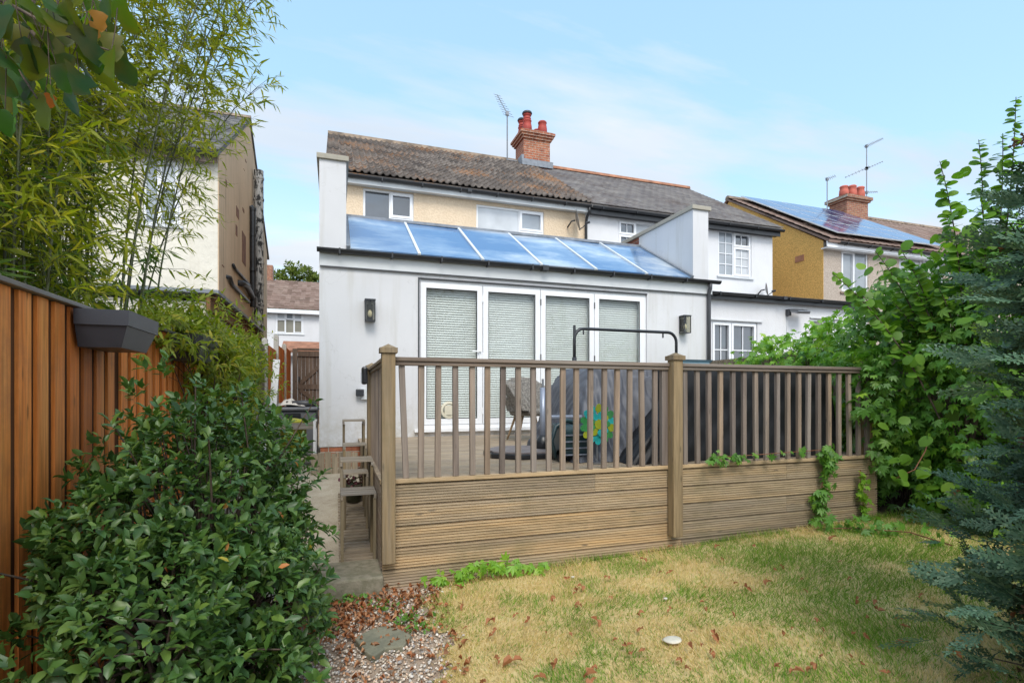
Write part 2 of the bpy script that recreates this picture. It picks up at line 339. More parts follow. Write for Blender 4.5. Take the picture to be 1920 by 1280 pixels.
MT['fence_shade_back'] = wood('recess_shade_stained_backing', ((0.055, 0.022, 0.008), (0.085, 0.034, 0.012), (0.12, 0.05, 0.02)), axis='Z', objrand=False)  # shade of the gaps between boards painted in as a dark colour
MT['fence_grey'] = wood('grey_fence_timber', ((0.17, 0.135, 0.105), (0.25, 0.20, 0.155), (0.32, 0.26, 0.21)), axis='Z', objrand=False)
MT['gatewood'] = wood('brown_gate_timber', ((0.10, 0.072, 0.058), (0.155, 0.115, 0.092), (0.20, 0.155, 0.13)), axis='Z', objrand=False)
MT['retain'] = wood('retaining_timber', ((0.20, 0.165, 0.12), (0.28, 0.235, 0.17), (0.34, 0.29, 0.22)), axis='Z', objrand=False)
MT['capwood'] = wood('fence_cap_timber', ((0.17, 0.15, 0.14), (0.26, 0.23, 0.21), (0.33, 0.29, 0.26)), axis='Y', objrand=False)
MT['soffit'] = wood('rotten_timber', ((0.10, 0.055, 0.03), (0.30, 0.15, 0.065), (0.42, 0.26, 0.13)), axis='Y', objrand=False)
MT['concpost'] = render_wall('concrete_post', (0.46, 0.44, 0.40), (0.28, 0.27, 0.24), 30, 0.5, streak=0.4)
MT['cover'] = plain('black_fabric', (0.013, 0.014, 0.017), 0.5, var=0.35, scale=5, bmp=0.35, bscale=9)
MT['covergrey'] = plain('grey_fabric', (0.085, 0.090, 0.108), 0.55, var=0.25, scale=4, bmp=0.4, bscale=8)
MT['planter'] = plain('planter_plastic', (0.030, 0.032, 0.040), 0.42, var=0.25, scale=3)
MT['teal'] = plain('dark_teal_plastic', (0.020, 0.045, 0.052), 0.35, var=0.2)
MT['greyplastic'] = plain('grey_plastic', (0.13, 0.135, 0.15), 0.5)
MT['bluetrough'] = plain('pale_blue_plastic', (0.20, 0.32, 0.38), 0.45)
MT['rattan'] = plain('grey_rattan', (0.20, 0.185, 0.165), 0.8, var=0.5, scale=38, bmp=1.0, bscale=55)
MT['palewood'] = plain('pale_wood', (0.50, 0.34, 0.20), 0.6)
MT['orn_green'] = plain('green_glass', (0.05, 0.26, 0.08), 0.2, var=0.3)
MT['orn_teal'] = plain('turquoise_glass', (0.03, 0.42, 0.42), 0.2, var=0.3)
MT['orn_yel'] = plain('yellow_green_glass', (0.33, 0.38, 0.03), 0.2, var=0.3)
MT['yellow'] = plain('yellow_green_plastic', (0.40, 0.38, 0.03), 0.5)
MT['whitestone'] = plain('white_stone', (0.62, 0.58, 0.48), 0.8, var=0.2, scale=15, bmp=0.3)
MT['lampglass'] = clear_glass('lantern_glass', (0.85, 0.84, 0.78), 1.5)
MT['bulb'] = plain('frosted_bulb', (0.75, 0.70, 0.55), 0.4)
MT['slab'] = plain('grey_base_slab', (0.17, 0.15, 0.15), 0.8, var=0.25, scale=14, bmp=0.3)
MT['bark'] = plain('bark', (0.085, 0.06, 0.042), 0.9, var=0.4, scale=20, bmp=0.6, bscale=40)
MT['cane'] = plain('bamboo_cane', (0.09, 0.10, 0.035), 0.45, var=0.4, scale=6)
MT['stem'] = plain('green_stem', (0.12, 0.13, 0.045), 0.6, var=0.4)
MT['redstem'] = plain('red_brown_stem', (0.22, 0.09, 0.045), 0.7, var=0.4)
MT['lf_shrub'] = leaf_mat('viburnum_leaf', ((0.031, 0.0759, 0.0172), (0.069, 0.1472, 0.0276), (0.0448, 0.1058, 0.0253), (0.1276, 0.2047, 0.0345), (0.0506, 0.1173, 0.0391)), 0.42, 0.22, 0.5)
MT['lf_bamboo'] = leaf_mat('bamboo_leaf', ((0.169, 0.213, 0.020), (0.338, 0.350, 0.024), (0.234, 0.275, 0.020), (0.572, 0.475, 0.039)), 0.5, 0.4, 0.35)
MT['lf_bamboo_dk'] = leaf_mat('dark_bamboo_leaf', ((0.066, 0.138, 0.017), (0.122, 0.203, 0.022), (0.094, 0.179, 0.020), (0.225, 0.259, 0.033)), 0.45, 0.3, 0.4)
MT['lf_yellow'] = leaf_mat('yellow_green_leaf', ((0.13, 0.19, 0.02), (0.26, 0.29, 0.025), (0.18, 0.24, 0.02), (0.42, 0.35, 0.035)), 0.5, 0.4, 0.3)
MT['lf_big'] = leaf_mat('dark_broad_leaf', ((0.02, 0.065, 0.018), (0.05, 0.12, 0.015), (0.02, 0.055, 0.028), (0.14, 0.16, 0.012), (0.035, 0.09, 0.016)), 0.45, 0.62, 0.4, tcol=(1.9, 2.1, 0.5), patch=(7, (0.20, 0.085, 0.012), 0.3))
MT['lf_hazel'] = leaf_mat('hazel_leaf', ((0.09, 0.20, 0.022), (0.14, 0.28, 0.028), (0.11, 0.23, 0.025), (0.21, 0.34, 0.04)), 0.45, 0.42, 0.4)
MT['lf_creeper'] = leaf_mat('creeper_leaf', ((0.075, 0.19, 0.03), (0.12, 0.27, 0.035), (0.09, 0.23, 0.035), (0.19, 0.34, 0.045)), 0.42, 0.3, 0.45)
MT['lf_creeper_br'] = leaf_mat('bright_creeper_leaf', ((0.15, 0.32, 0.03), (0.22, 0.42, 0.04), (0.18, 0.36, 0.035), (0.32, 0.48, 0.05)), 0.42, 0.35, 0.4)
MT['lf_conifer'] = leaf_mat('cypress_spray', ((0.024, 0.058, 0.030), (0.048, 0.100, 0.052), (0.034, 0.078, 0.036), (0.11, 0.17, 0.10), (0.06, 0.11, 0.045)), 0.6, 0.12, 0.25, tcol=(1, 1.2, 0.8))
MT['cyp_in'] = leaf_mat('inner_cypress_spray', ((0.018, 0.038, 0.020), (0.032, 0.060, 0.030), (0.025, 0.045, 0.024), (0.060, 0.055, 0.028)), 0.65, 0.1, 0.2)
MT['cyp_out'] = leaf_mat('outer_cypress_spray', ((0.078, 0.156, 0.091), (0.13, 0.2275, 0.1365), (0.0975, 0.1885, 0.104), (0.247, 0.351, 0.221)), 0.55, 0.15, 0.3, tcol=(1, 1.2, .8))
MT['lf_far'] = leaf_mat('far_tree_leaf', ((0.090, 0.128, 0.026), (0.150, 0.195, 0.039), (0.120, 0.158, 0.033), (0.195, 0.210, 0.052)), 0.6, 0.3, 0.3)
MT['lf_dead'] = leaf_mat('dead_leaf', ((0.22, 0.085, 0.035), (0.42, 0.17, 0.07), (0.32, 0.12, 0.05), (0.50, 0.27, 0.14), (0.18, 0.08, 0.045)), 0.7, 0.15, 0.2, tcol=(1.2, 0.9, 0.6))
MT['gravel'] = leaf_mat('gravel_stone', ((0.52, 0.42, 0.31), (0.33, 0.27, 0.22), (0.68, 0.60, 0.49), (0.56, 0.34, 0.20), (0.80, 0.74, 0.66), (0.26, 0.25, 0.25), (0.62, 0.50, 0.36)), 0.8, 0, 0.2)

MT['grass_green'] = leaf_mat('green_blade', ((0.08, 0.19, 0.02), (0.14, 0.28, 0.03), (0.21, 0.36, 0.04), (0.36, 0.42, 0.09)), 0.65, 0.35, 0.2, tcol=(1.2, 1.3, 0.7))
MT['grass_dry'] = leaf_mat('dry_blade', ((0.54, 0.41, 0.15), (0.76, 0.59, 0.26), (0.85, 0.70, 0.40), (0.66, 0.47, 0.22), (0.42, 0.44, 0.09), (0.36, 0.25, 0.10)), 0.7, 0.3, 0.2, tcol=(1.1, 1.1, 0.8))
def ground_mat(name, stops, s1=3, s2=45, bs=0.8):
    m, t, p, o = M_new(name); v = coords(t)
    a = noise(t, v, s1, 6, 0.7); b = noise(t, v, s2, 4, 0.7)
    ad = t.nodes.new('ShaderNodeMath'); ad.operation = 'MULTIPLY_ADD'; ad.inputs[1].default_value = 0.6
    t.links.new(b, ad.inputs[0]); t.links.new(a, ad.inputs[2])
    t.links.new(ramp(t, ad.outputs[0], stops), p.inputs['Base Color']); p.inputs['Roughness'].default_value = 0.95
    bump(t, p, b, bs, 0.012)
    return m
MT['thatch'] = ground_mat('lawn_thatch', [(0.6, (0.36, 0.26, 0.10)), (0.8, (0.55, 0.41, 0.18)), (1.0, (0.64, 0.51, 0.25))])
MT['soil'] = ground_mat('garden_soil', [(0.6, (0.045, 0.032, 0.022)), (0.8, (0.085, 0.06, 0.04)), (1.0, (0.14, 0.10, 0.065))])
MT['grit'] = ground_mat('gravel_base', [(0.6, (0.22, 0.15, 0.10)), (0.8, (0.38, 0.28, 0.20)), (1.0, (0.52, 0.42, 0.32))], 9, 90)
MT['pathmat'] = ground_mat('worn_concrete', [(0.6, (0.26, 0.215, 0.16)), (0.8, (0.38, 0.33, 0.25)), (1.0, (0.46, 0.41, 0.33))], 3, 60)

def stack_mat():   # black and white flaking pipe
    m, t, p, o = M_new('flaking_paint'); v = coords(t, (6, 6, 2.2))
    t.links.new(ramp(t, noise(t, v, 2.0, 4, 0.7), [(0.46, (0.03, 0.03, 0.03)), (0.52, (0.42, 0.41, 0.39))]), p.inputs['Base Color'])
    p.inputs['Roughness'].default_value = 0.8
    return m
MT['flaky'] = stack_mat()

# ------------------------------------------------------------------ object helpers
ORG = {}
def tag(o, label=None, cat=None, group=None, kind=None):
    if label: o['label'] = label
    if cat: o['category'] = cat
    if group: o['group'] = group
    if kind: o['kind'] = kind
    return o
def thing(name, loc, label, cat, group=None):
    o = bpy.data.objects.new(name, None); COL.objects.link(o); o.location = loc
    o.empty_display_size = 0.2; ORG[o] = Vector(loc)
    return tag(o, label, cat, group)
def link_mesh(name, me, mats, parent, org):
    for m in (mats if isinstance(mats, (list, tuple)) else [mats]): me.materials.append(m)
    o = bpy.data.objects.new(name, me); COL.objects.link(o)
    if parent is not None: o.parent = parent; o.location = (0, 0, 0)
    else: o.location = org
    ORG[o] = Vector(org)
    return o
class MB:
    def __init__(s): s.v = []; s.f = []; s.mi = []
    def add(s, vs, fs, mi=0):
        b = len(s.v); s.v += [tuple(p) for p in vs]; s.f += [tuple(b + i for i in f) for f in fs]; s.mi += [mi] * len(fs); return s
    def box(s, x0, x1, y0, y1, z0, z1, mi=0):
        return s.add([(x0, y0, z0), (x1, y0, z0), (x1, y1, z0), (x0, y1, z0), (x0, y0, z1), (x1, y0, z1), (x1, y1, z1), (x0, y1, z1)],
                     [(0, 3, 2, 1), (4, 5, 6, 7), (0, 1, 5, 4), (1, 2, 6, 5), (2, 3, 7, 6), (3, 0, 4, 7)], mi)
    def prism_x(s, yz, x0, x1, mi=0):
        n = len(yz)
        vs = [(x0, y, z) for y, z in yz] + [(x1, y, z) for y, z in yz]
        return s.add(vs, [tuple(range(n)), tuple(range(2 * n - 1, n - 1, -1))] + [(i, i + n, (i + 1) % n + n, (i + 1) % n) for i in range(n)], mi)
    def prism_z(s, xy, z0, z1, mi=0):
        n = len(xy)
        vs = [(x, y, z0) for x, y in xy] + [(x, y, z1) for x, y in xy]
        return s.add(vs, [tuple(range(n - 1, -1, -1)), tuple(range(n, 2 * n))] + [(i, (i + 1) % n, (i + 1) % n + n, i + n) for i in range(n)], mi)
    def bar(s, a, b, w_, h_, mi=0, up=(0, 0, 1)):
        a, b = Vector(a), Vector(b); d = (b - a).normalized(); u = Vector(up)
        if abs(d.dot(u)) > 0.98: u = Vector((0, 1, 0))
        r = d.cross(u).normalized(); u = r.cross(d).normalized()
        vs = [p + r * (sx * w_ / 2) + u * (sz * h_ / 2) for p in (a, b) for sx, sz in ((-1, -1), (1, -1), (1, 1), (-1, 1))]
        return s.add(vs, [(0, 3, 2, 1), (4, 5, 6, 7), (0, 1, 5, 4), (1, 2, 6, 5), (2, 3, 7, 6), (3, 0, 4, 7)], mi)
    def tube(s, pts, r, n=8, mi=0, cap=True):
        pts = [Vector(p) for p in pts]; rs = r if isinstance(r, (list, tuple)) else [r] * len(pts)
        vs = []; pu = None
        for i, p in enumerate(pts):
            d = (pts[min(i + 1, len(pts) - 1)] - pts[max(i - 1, 0)]).normalized()
            u = pu if pu is not None else (Vector((0, 0, 1)) if abs(d.z) < 0.9 else Vector((1, 0, 0)))
            x = d.cross(u).normalized(); u = x.cross(d).normalized(); pu = u
            for k in range(n):
                t = 2 * math.pi * k / n; vs.append(p + x * (math.cos(t) * rs[i]) + u * (math.sin(t) * rs[i]))
        fs = [(i * n + k, i * n + (k + 1) % n, (i + 1) * n + (k + 1) % n, (i + 1) * n + k) for i in range(len(pts) - 1) for k in range(n)]
        if cap: fs += [tuple(range(n - 1, -1, -1)), tuple(range((len(pts) - 1) * n, len(pts) * n))]
        return s.add(vs, fs, mi)
    def lathe(s, prof, c, n=20, mi=0):
        vs = [(c[0] + r * math.cos(2 * math.pi * k / n), c[1] + r * math.sin(2 * math.pi * k / n), c[2] + z) for r, z in prof for k in range(n)]
        m = len(prof)
        fs = [(i * n + k, i * n + (k + 1) % n, (i + 1) * n + (k + 1) % n, (i + 1) * n + k) for i in range(m - 1) for k in range(n)]
        fs += [tuple(range(n - 1, -1, -1)), tuple(range((m - 1) * n, m * n))]
        return s.add(vs, fs, mi)
    def rect_holes(s, x0, x1, z0, z1, y0, y1, holes, mi=0):
        """upright slab (front y0, back y1) with rectangular openings, no inner faces"""
        xs = sorted({x0, x1} | {h[0] for h in holes} | {h[1] for h in holes}); zs = sorted({z0, z1} | {h[2] for h in holes} | {h[3] for h in holes})
        xs = [x for x in xs if x0 - 1e-9 <= x <= x1 + 1e-9]; zs = [z for z in zs if z0 - 1e-9 <= z <= z1 + 1e-9]
        def solid(i, j):
            if i < 0 or j < 0 or i >= len(xs) - 1 or j >= len(zs) - 1: return False
            cx, cz = (xs[i] + xs[i + 1]) / 2, (zs[j] + zs[j + 1]) / 2
            return not any(h[0] < cx < h[1] and h[2] < cz < h[3] for h in holes)
        for i in range(len(xs) - 1):
            for j in range(len(zs) - 1):
                if not solid(i, j): continue
                a, b, c, d = xs[i], xs[i + 1], zs[j], zs[j + 1]
                s.add([(a, y0, c), (b, y0, c), (b, y0, d), (a, y0, d), (a, y1, c), (b, y1, c), (b, y1, d), (a, y1, d)], [(0, 1, 2, 3), (5, 4, 7, 6)], mi)
                base = len(s.v) - 8
                for di, dj, q in ((-1, 0, (4, 0, 3, 7)), (1, 0, (1, 5, 6, 2)), (0, -1, (4, 5, 1, 0)), (0, 1, (3, 2, 6, 7))):
                    if not solid(i + di, j + dj): s.f.append(tuple(base + k for k in q)); s.mi.append(mi)
        return s
    def build(s, name, mats, parent=None, org=None, bevel=0, smooth=False):
        if parent is not None: org = ORG[parent]
        elif org is None:
            a = np.array(s.v); org = Vector(((a[:, 0].min() + a[:, 0].max()) / 2, (a[:, 1].min() + a[:, 1].max()) / 2, a[:, 2].min()))
        org = Vector(org)
        me = bpy.data.meshes.new(name); me.from_pydata([tuple(Vector(p) - org) for p in s.v], [], s.f); me.update()
        if len(set(s.mi)) > 1 or (s.mi and s.mi[0]): me.polygons.foreach_set('material_index', s.mi)
        if smooth: me.polygons.foreach_set('use_smooth', [True] * len(s.f))
        o = link_mesh(name, me, mats, parent, org)
        if bevel:
            b = o.modifiers.new('bevel', 'BEVEL'); b.width = bevel; b.segments = 2; b.limit_method = 'ANGLE'
        return o
def npmesh(name, V, Fa, mat, parent=None, org=(0, 0, 0), smooth=False, matidx=None):
    if parent is not None: org = ORG[parent]
    V = np.asarray(V, np.float32) - np.array(org, np.float32); Fa = np.asarray(Fa, np.int32)
    me = bpy.data.meshes.new(name); k = Fa.shape[1]
    me.vertices.add(len(V)); me.vertices.foreach_set('co', V.ravel())
    me.loops.add(Fa.size); me.loops.foreach_set('vertex_index', Fa.ravel())
    me.polygons.add(len(Fa)); me.polygons.foreach_set('loop_start', np.arange(0, Fa.size, k, dtype=np.int32))
    if smooth: me.polygons.foreach_set('use_smooth', np.ones(len(Fa), bool))
    me.update(calc_edges=True); me.validate()
    return link_mesh(name, me, mat, parent, org)
def norm(a): return a / np.maximum(np.linalg.norm(a, axis=-1, keepdims=True), 1e-9)
def scatter(proto, pos, dr, up, sc, wide=None):
    """copies of a proto leaf (blade along +Y, face +Z) merged to one array"""
    pv, pf = proto; pv = np.asarray(pv, float); pf = np.asarray(pf, int); m = len(pos)
    y = norm(dr); x = norm(np.cross(y, up)); z = np.cross(x, y)
    sc = np.broadcast_to(np.asarray(sc, float), (m,))
    wd = np.ones(m) if wide is None else wide
    V = (pv[None, :, 0:1] * (x * wd[:, None])[:, None, :] + pv[None, :, 1:2] * y[:, None, :] + pv[None, :, 2:3] * z[:, None, :]) * sc[:, None, None] + pos[:, None, :]
    Fc = pf[None] + (np.arange(m) * len(pv))[:, None, None]
    return V.reshape(-1, 3), Fc.reshape(-1, pf.shape[1])
def merge(parts):
    Vs, Fs, n = [], [], 0
    for V, Fc in parts: Vs.append(V); Fs.append(Fc + n); n += len(V)
    return np.concatenate(Vs), np.concatenate(Fs)
def leaf_proto(wd, fold=0.12, droop=0.12, mid=0.4):
    v = [(0, 0, 0), (0, mid * 0.8, 0.0), (0, 0.75, -droop * 0.4), (0, 1, -droop),
         (-wd, mid * 0.8, fold * wd * 2), (-wd * 0.72, 0.75, fold * wd), (wd, mid * 0.8, fold * wd * 2), (wd * 0.72, 0.75, fold * wd)]
    f = [(0, 1, 4), (1, 2, 5), (1, 5, 4), (2, 3, 5), (0, 6, 1), (1, 7, 2), (1, 6, 7), (2, 7, 3)]
    return v, f
def round_proto(wd=0.46, fold=0.10, droop=0.1):
    ys = [0, 0.06, 0.25, 0.5, 0.75, 0.92, 1.0]; ws = [0, 0.22, 0.42, wd, 0.40, 0.2, 0]
    v = []; f = []
    for y, w_ in zip(ys, ws): v += [(-w_, y, fold * w_ - droop * y * y), (0, y, -droop * y * y), (w_, y, fold * w_ - droop * y * y)]
    for i in range(len(ys) - 1):
        a = i * 3; b = a + 3
        f += [(a, a + 1, b + 1), (a, b + 1, b), (a + 1, a + 2, b + 2), (a + 1, b + 2, b + 1)]
    return v, f
def narrow_proto(wd=0.07, droop=0.18):
    return [(0, 0, 0), (-wd, 0.3, 0.02), (wd, 0.3, 0.02), (-wd * 0.7, 0.65, -droop * 0.35), (wd * 0.7, 0.65, -droop * 0.35), (0, 1, -droop)], \
           [(0, 2, 1), (1, 2, 4), (1, 4, 3), (3, 4, 5)]
def palm_proto():
    v = [(0, 0, 0)]; f = []
    for k, (a, L) in enumerate(((-1.25, 0.62), (-0.6, 0.85), (0, 1.0), (0.6, 0.85), (1.25, 0.62))):
        c, s_ = math.cos(a), math.sin(a)
        def R(x, y): return (x * c + y * s_, -x * s_ + y * c)
        b = len(v); p1 = R(-0.17 * L, 0.55 * L); p2 = R(0.17 * L, 0.55 * L); p3 = R(0, L); pm = R(0, 0.55 * L)
        v += [(p1[0], p1[1], 0.02), (p2[0], p2[1], 0.02), (p3[0], p3[1], -0.10), (pm[0], pm[1], -0.03)]
        f += [(0, b + 3, b), (0, b + 1, b + 3), (b, b + 3, b + 2), (b + 3, b + 1, b + 2)]
    return v, f
def rdir(n): return norm(rng.normal(size=(n, 3)))
UP = np.array([0, 0, 1.0])
def tubes_np(lines, r0, r1, n=4):
    """many thin tapered polylines in one array"""
    parts = []
    for L in lines:
        mb = MB(); k = len(L); mb.tube(L, [r0 + (r1 - r0) * i / max(1, k - 1) for i in range(k)], n, cap=False)
        fs = []
        for q in mb.f: fs += [(q[0], q[1], q[2]), (q[0], q[2], q[3])]
        parts.append((np.array(mb.v), np.array(fs)))
    return merge(parts)

# ------------------------------------------------------------------ building helpers
def tiled_slope(x0, x1, y0, z0, y1, z1, courses, tw, amp, step, rolls=1, seg=6, jit=0.0, half=False):
    """stepped courses with rolled profile; returns arrays of quads split to tris"""
    s = np.array([0, y1 - y0, z1 - z0]); L = np.linalg.norm(s); s = s / L; nrm = np.array([0, -s[2], s[1]])
    if nrm[2] < 0: nrm = -nrm
    if amp > 0:
        nx = max(2, int(round((x1 - x0) / tw * rolls)) * seg + 1); xs = np.linspace(x0, x1, nx)
        ph = (xs - x0) / (tw / rolls); prof = amp * np.maximum(0, np.cos(2 * np.pi * ph)) ** 0.8
    V = []; Fq = []
    for i in range(courses):
        if amp <= 0:
            off = (0.5 * tw if (half and i % 2) else 0)
            k = int(math.ceil((x1 - x0) / tw)) + 1
            e = [max(x0, min(x1, x0 - off + j * tw)) for j in range(k + 1)]
            for a, b in zip(e[:-1], e[1:]):
                if b - a < 0.01: continue
                lift = step + rng.normal() * jit; sl = rng.normal() * jit * 2
                base = np.array([0, y0, z0]) + s * (L * i / courses + sl); topp = np.array([0, y0, z0]) + s * (L * (i + 1.02) / courses)
                g = 0.004
                q = [(a + g, base, lift), (b - g, base, lift), (b - g, topp, 0), (a + g, topp, 0), (a + g, base, -0.012), (b - g, base, -0.012), (a + g, topp, -0.012), (b - g, topp, -0.012)]
                n = len(V)
                for xx, p, l in q: V.append((xx, p[1] + nrm[1] * l, p[2] + nrm[2] * l))
                Fq += [(n, n + 1, n + 2, n + 3), (n + 4, n + 5, n + 1, n), (n + 4, n, n + 3, n + 6), (n + 1, n + 5, n + 7, n + 2)]
            continue
        base = np.array([0, y0, z0]) + s * (L * i / courses); topp = np.array([0, y0, z0]) + s * (L * (i + 1.05) / courses)
        n = len(V); m = len(xs)
        jl = rng.normal(size=m) * jit
        for p, h0 in ((base, -0.005), (base, step), (topp, 0.0)):
            for k in range(m):
                h = prof[k] + h0 + (jl[k // seg * seg] if h0 == step else 0)
                V.append((xs[k], p[1] + nrm[1] * h, p[2] + nrm[2] * h))
        for r in (0, 1):
            for k in range(m - 1):
                a = n + r * m + k; Fq.append((a, a + 1, a + 1 + m, a + m))
    return np.array(V), np.array(Fq)
def roof_part(name, mat, parent, *a, **k):
    V, Fq = tiled_slope(*a, **k); return npmesh(name, V, Fq, mat, parent)
def window(parent, x0, x1, z0, z1, y, lights, name='window', fw=0.055, sill=True, glass='pane_dark'):
    """lights: (x0,x1,z0,z1 as fractions, opener?, nx, nz, glass)"""
    W, H = x1 - x0, z1 - z0; mb = MB(); holes = []; panes = []
    for L in lights:
        a, b, c, d, op, nx, nz = L[:7]; g = L[7] if len(L) > 7 else glass
        A, B, C_, D = x0 + fw * .9 + a * (W - fw * 1.8), x0 + fw * .9 + b * (W - fw * 1.8), z0 + fw * .9 + c * (H - fw * 1.8), z0 + fw * .9 + d * (H - fw * 1.8)
        m = 0.022
        A, B, C_, D = A + m * (a > 0), B - m * (b < 1), C_ + m * (c > 0), D - m * (d < 1)
        if op:
            mb.rect_holes(A - 0.012, B + 0.012, C_ - 0.012, D + 0.012, y + 0.004, y + 0.028, [(A + 0.04, B - 0.04, C_ + 0.04, D - 0.04)])
            h = (A + 0.04, B - 0.04, C_ + 0.04, D - 0.04)
        else: h = (A, B, C_, D)
        holes.append(h); panes.append((h, g))
        for i in range(1, nx): xx = h[0] + (h[1] - h[0]) * i / nx; mb.box(xx - 0.011, xx + 0.011, y + 0.042, y + 0.055, h[2] + .001, h[3] - .001)
        for i in range(1, nz): zz = h[2] + (h[3] - h[2]) * i / nz; mb.box(h[0] + .001, h[1] - .001, y + 0.040, y + 0.057, zz - 0.011, zz + 0.011)
    mb.rect_holes(x0 + .002, x1 - .002, z0 + .002, z1 - .002, y + 0.030, y + 0.09, holes)
    o = mb.build(name, MT['upvc'], parent)
    for h, g in panes: MB().box(h[0] - .01, h[1] + .01, y + 0.060, y + 0.066, h[2] - .01, h[3] + .01).build('pane', MT[g], o)
    if sill: MB().box(x0 - 0.06, x1 + 0.06, y - 0.05, y + 0.028, z0 - 0.05, z0 - 0.002).build('sill', MT['fascia' if sill is True else sill], o)
    return o
def gutter(x0, x1, y, z, parent, r=0.058, brackets=0.9, name='gutter', mat='gutter'):
    mb = MB(); n = 8; prof = [(r * math.cos(math.pi + math.pi * k / n), r * math.sin(math.pi + math.pi * k / n)) for k in range(n + 1)]
    vs = []; 
    for xx in (x0, x1):
        for py, pz in prof: vs.append((xx, y + py, z + pz))
        for py, pz in reversed(prof): vs.append((xx, y + py * .9, z + pz * .9 + 0.0005))
    m = 2 * (n + 1)
    mb.add(vs, [(k, (k + 1) % m, (k + 1) % m + m, k + m) for k in range(m)] + [tuple(range(m - 1, -1, -1)), tuple(range(m, 2 * m))])
    k = x0 + 0.3
    while k < x1 - .1:
        mb.box(k - .012, k + .012, y - r - .006, y + r + .02, z - r - .012, z - r + .006); mb.box(k - .012, k + .012, y - r - .008, y - r + .004, z - r, z + .008)
        k += brackets
    for xx in (x0 + (x1 - x0) * .5,): mb.box(xx - .05, xx + .05, y - r - .008, y + r + .006, z - r - .008, z + .006)
    return mb.build(name, MT[mat], parent)
def pot_bm(c, h=0.45, r=0.13, cowl=False):
    p = [(r * .95, 0), (r * 1.1, .03), (r * 1.02, h * .5), (r * .85, h * .82), (r * .98, h * .86), (r * .98, h * .93), (r * .8, h)]
    return MB().lathe(p, c, 16)

# ================================================================== SETTING
gx = np.concatenate([np.linspace(-70, -3, 12), np.arange(-2.6, 7.4, .2), np.linspace(8, 90, 14)])
gy = np.concatenate([np.linspace(-30, -1, 8), np.arange(-.6, 17.4, .2), np.linspace(18, 140, 16)])
X_, Y_ = np.meshgrid(gx, gy)
Vg = np.stack([X_, Y_, gh(X_, Y_) - 0.03], -1).reshape(-1, 3); nxg = len(gx)
Fg = np.array([(j * nxg + i, j * nxg + i + 1, (j + 1) * nxg + i + 1, (j + 1) * nxg + i) for j in range(len(gy) - 1) for i in range(nxg - 1)])
tag(npmesh('ground', Vg, Fg, MT['soil'], smooth=True), kind='structure')
def sheet(name, poly_fn, x0, x1, y0, y1, st, mat, lift):
    xs = np.arange(x0, x1 + st, st); ys = np.arange(y0, y1 + st, st); X, Y = np.meshgrid(xs, ys); n = len(xs)
    V = np.stack([X, Y, gh(X, Y) + lift], -1).reshape(-1, 3)
    Fq = [(j * n + i, j * n + i + 1, (j + 1) * n + i + 1, (j + 1) * n + i) for j in range(len(ys) - 1) for i in range(n - 1) if poly_fn(xs[i] + st / 2, ys[j] + st / 2)]
    return tag(npmesh(name, V, np.array(Fq), MT[mat], smooth=True), kind='structure')
def edge_x(y):   # left edge of the lawn: wavers towards the viewer
    return 0.62 + 0.06 * np.sin(y * 7) + 0.04 * np.sin(y * 17 + 1) - 0.09 * (3.6 - y)
def in_lawn(x, y): return x > edge_x(y) and y < 3.86
sheet('lawn', in_lawn, -.2, 6.2, -.6, 3.84, 0.06, 'thatch', -0.014)
sheet('gravel_bed', lambda x, y: x < edge_x(y) + .02, -1.16, 0.9, 0.6, 4.3, 0.06, 'grit', -0.020)
sheet('path', lambda x, y: not (x > 0.30 and y < 7.85), -1.15, 0.36, 4.06, 17, 0.12, 'pathmat', -0.004)

# ================================================================== HOUSE with extension
EX0, EX1, EY, HY, GZ = -0.21, 6.40, 7.8, 12.3, 0.36
hA = thing('semi_detached_house', (-0.2, 12.0, GZ), 'cream roughcast house with brown tiled roof and white ground-floor extension under blue roof glass', 'house', 'houses in the row')
# main block
wins = [(0.60, 1.74, 4.95, 6.08), (3.25, 5.02, 4.85, 6.02)]
MB().rect_holes(-.17, 6.18, GZ, 6.30, HY, HY + .25, wins).build('wall', MT['cream'], hA)
mb = MB().prism_x([(HY + .251, GZ), (20.5, GZ), (20.5, 6.3), (16.4, 8.98), (HY + .251, 6.36)], -.17, .08); mb.box(0.081, 6.18, 20.25, 20.5, GZ, 6.3)
mb.build('side_wall', MT['cream'], hA)
roof_part('roof', MT['pantile'], hA, -0.2, 6.2, 12.0, 6.30, 16.4, 9.10, 18, 0.305, 0.046, 0.030, rolls=2, seg=6, jit=0.002)
mb = MB().prism_x([(16.405, 9.09), (20.8, 6.29), (20.8, 6.22), (16.405, 9.02)], -.2, 6.2); mb.prism_x([(12.02, 6.27), (16.4, 9.06), (16.4, 8.98), (12.02, 6.19)], -.19, 6.19)
mb.build('roof_rear', MT['pantile'], hA)
mb = MB()
for k in range(14):
    x = -.2 + k * .457; mb.prism_x([(16.24, 9.03), (16.28, 9.15), (16.40, 9.205), (16.52, 9.15), (16.56, 9.03)], x, x + .452)
mb.build('ridge_tiles', MT['ridge_dark'], hA)
MB().box(-.22, 6.2, 12.10, 12.13, 6.08, 6.26).box(-.2, 6.19, 12.131, 12.298, 6.10, 6.125).build('fascia_board', MT['fascia'], hA)
gutter(-.2, 6.22, 12.04, 6.24, hA, r=.062)
mb = MB().tube([(6.17, 12.04, 6.19), (6.17, 12.05, 6.08), (6.17, 12.2, 5.95), (6.17, 12.23, 5.8), (6.17, 12.23, 4.2)], 0.036, 10)
mb.build('downpipe', MT['gutter'], hA, smooth=True)
window(hA, *wins[0], HY, [(0, .53, 0, 1, 0, 1, 1), (.53, 1, .46, 1, 1, 1, 1), (.53, 1, 0, .46, 1, 1, 1)])
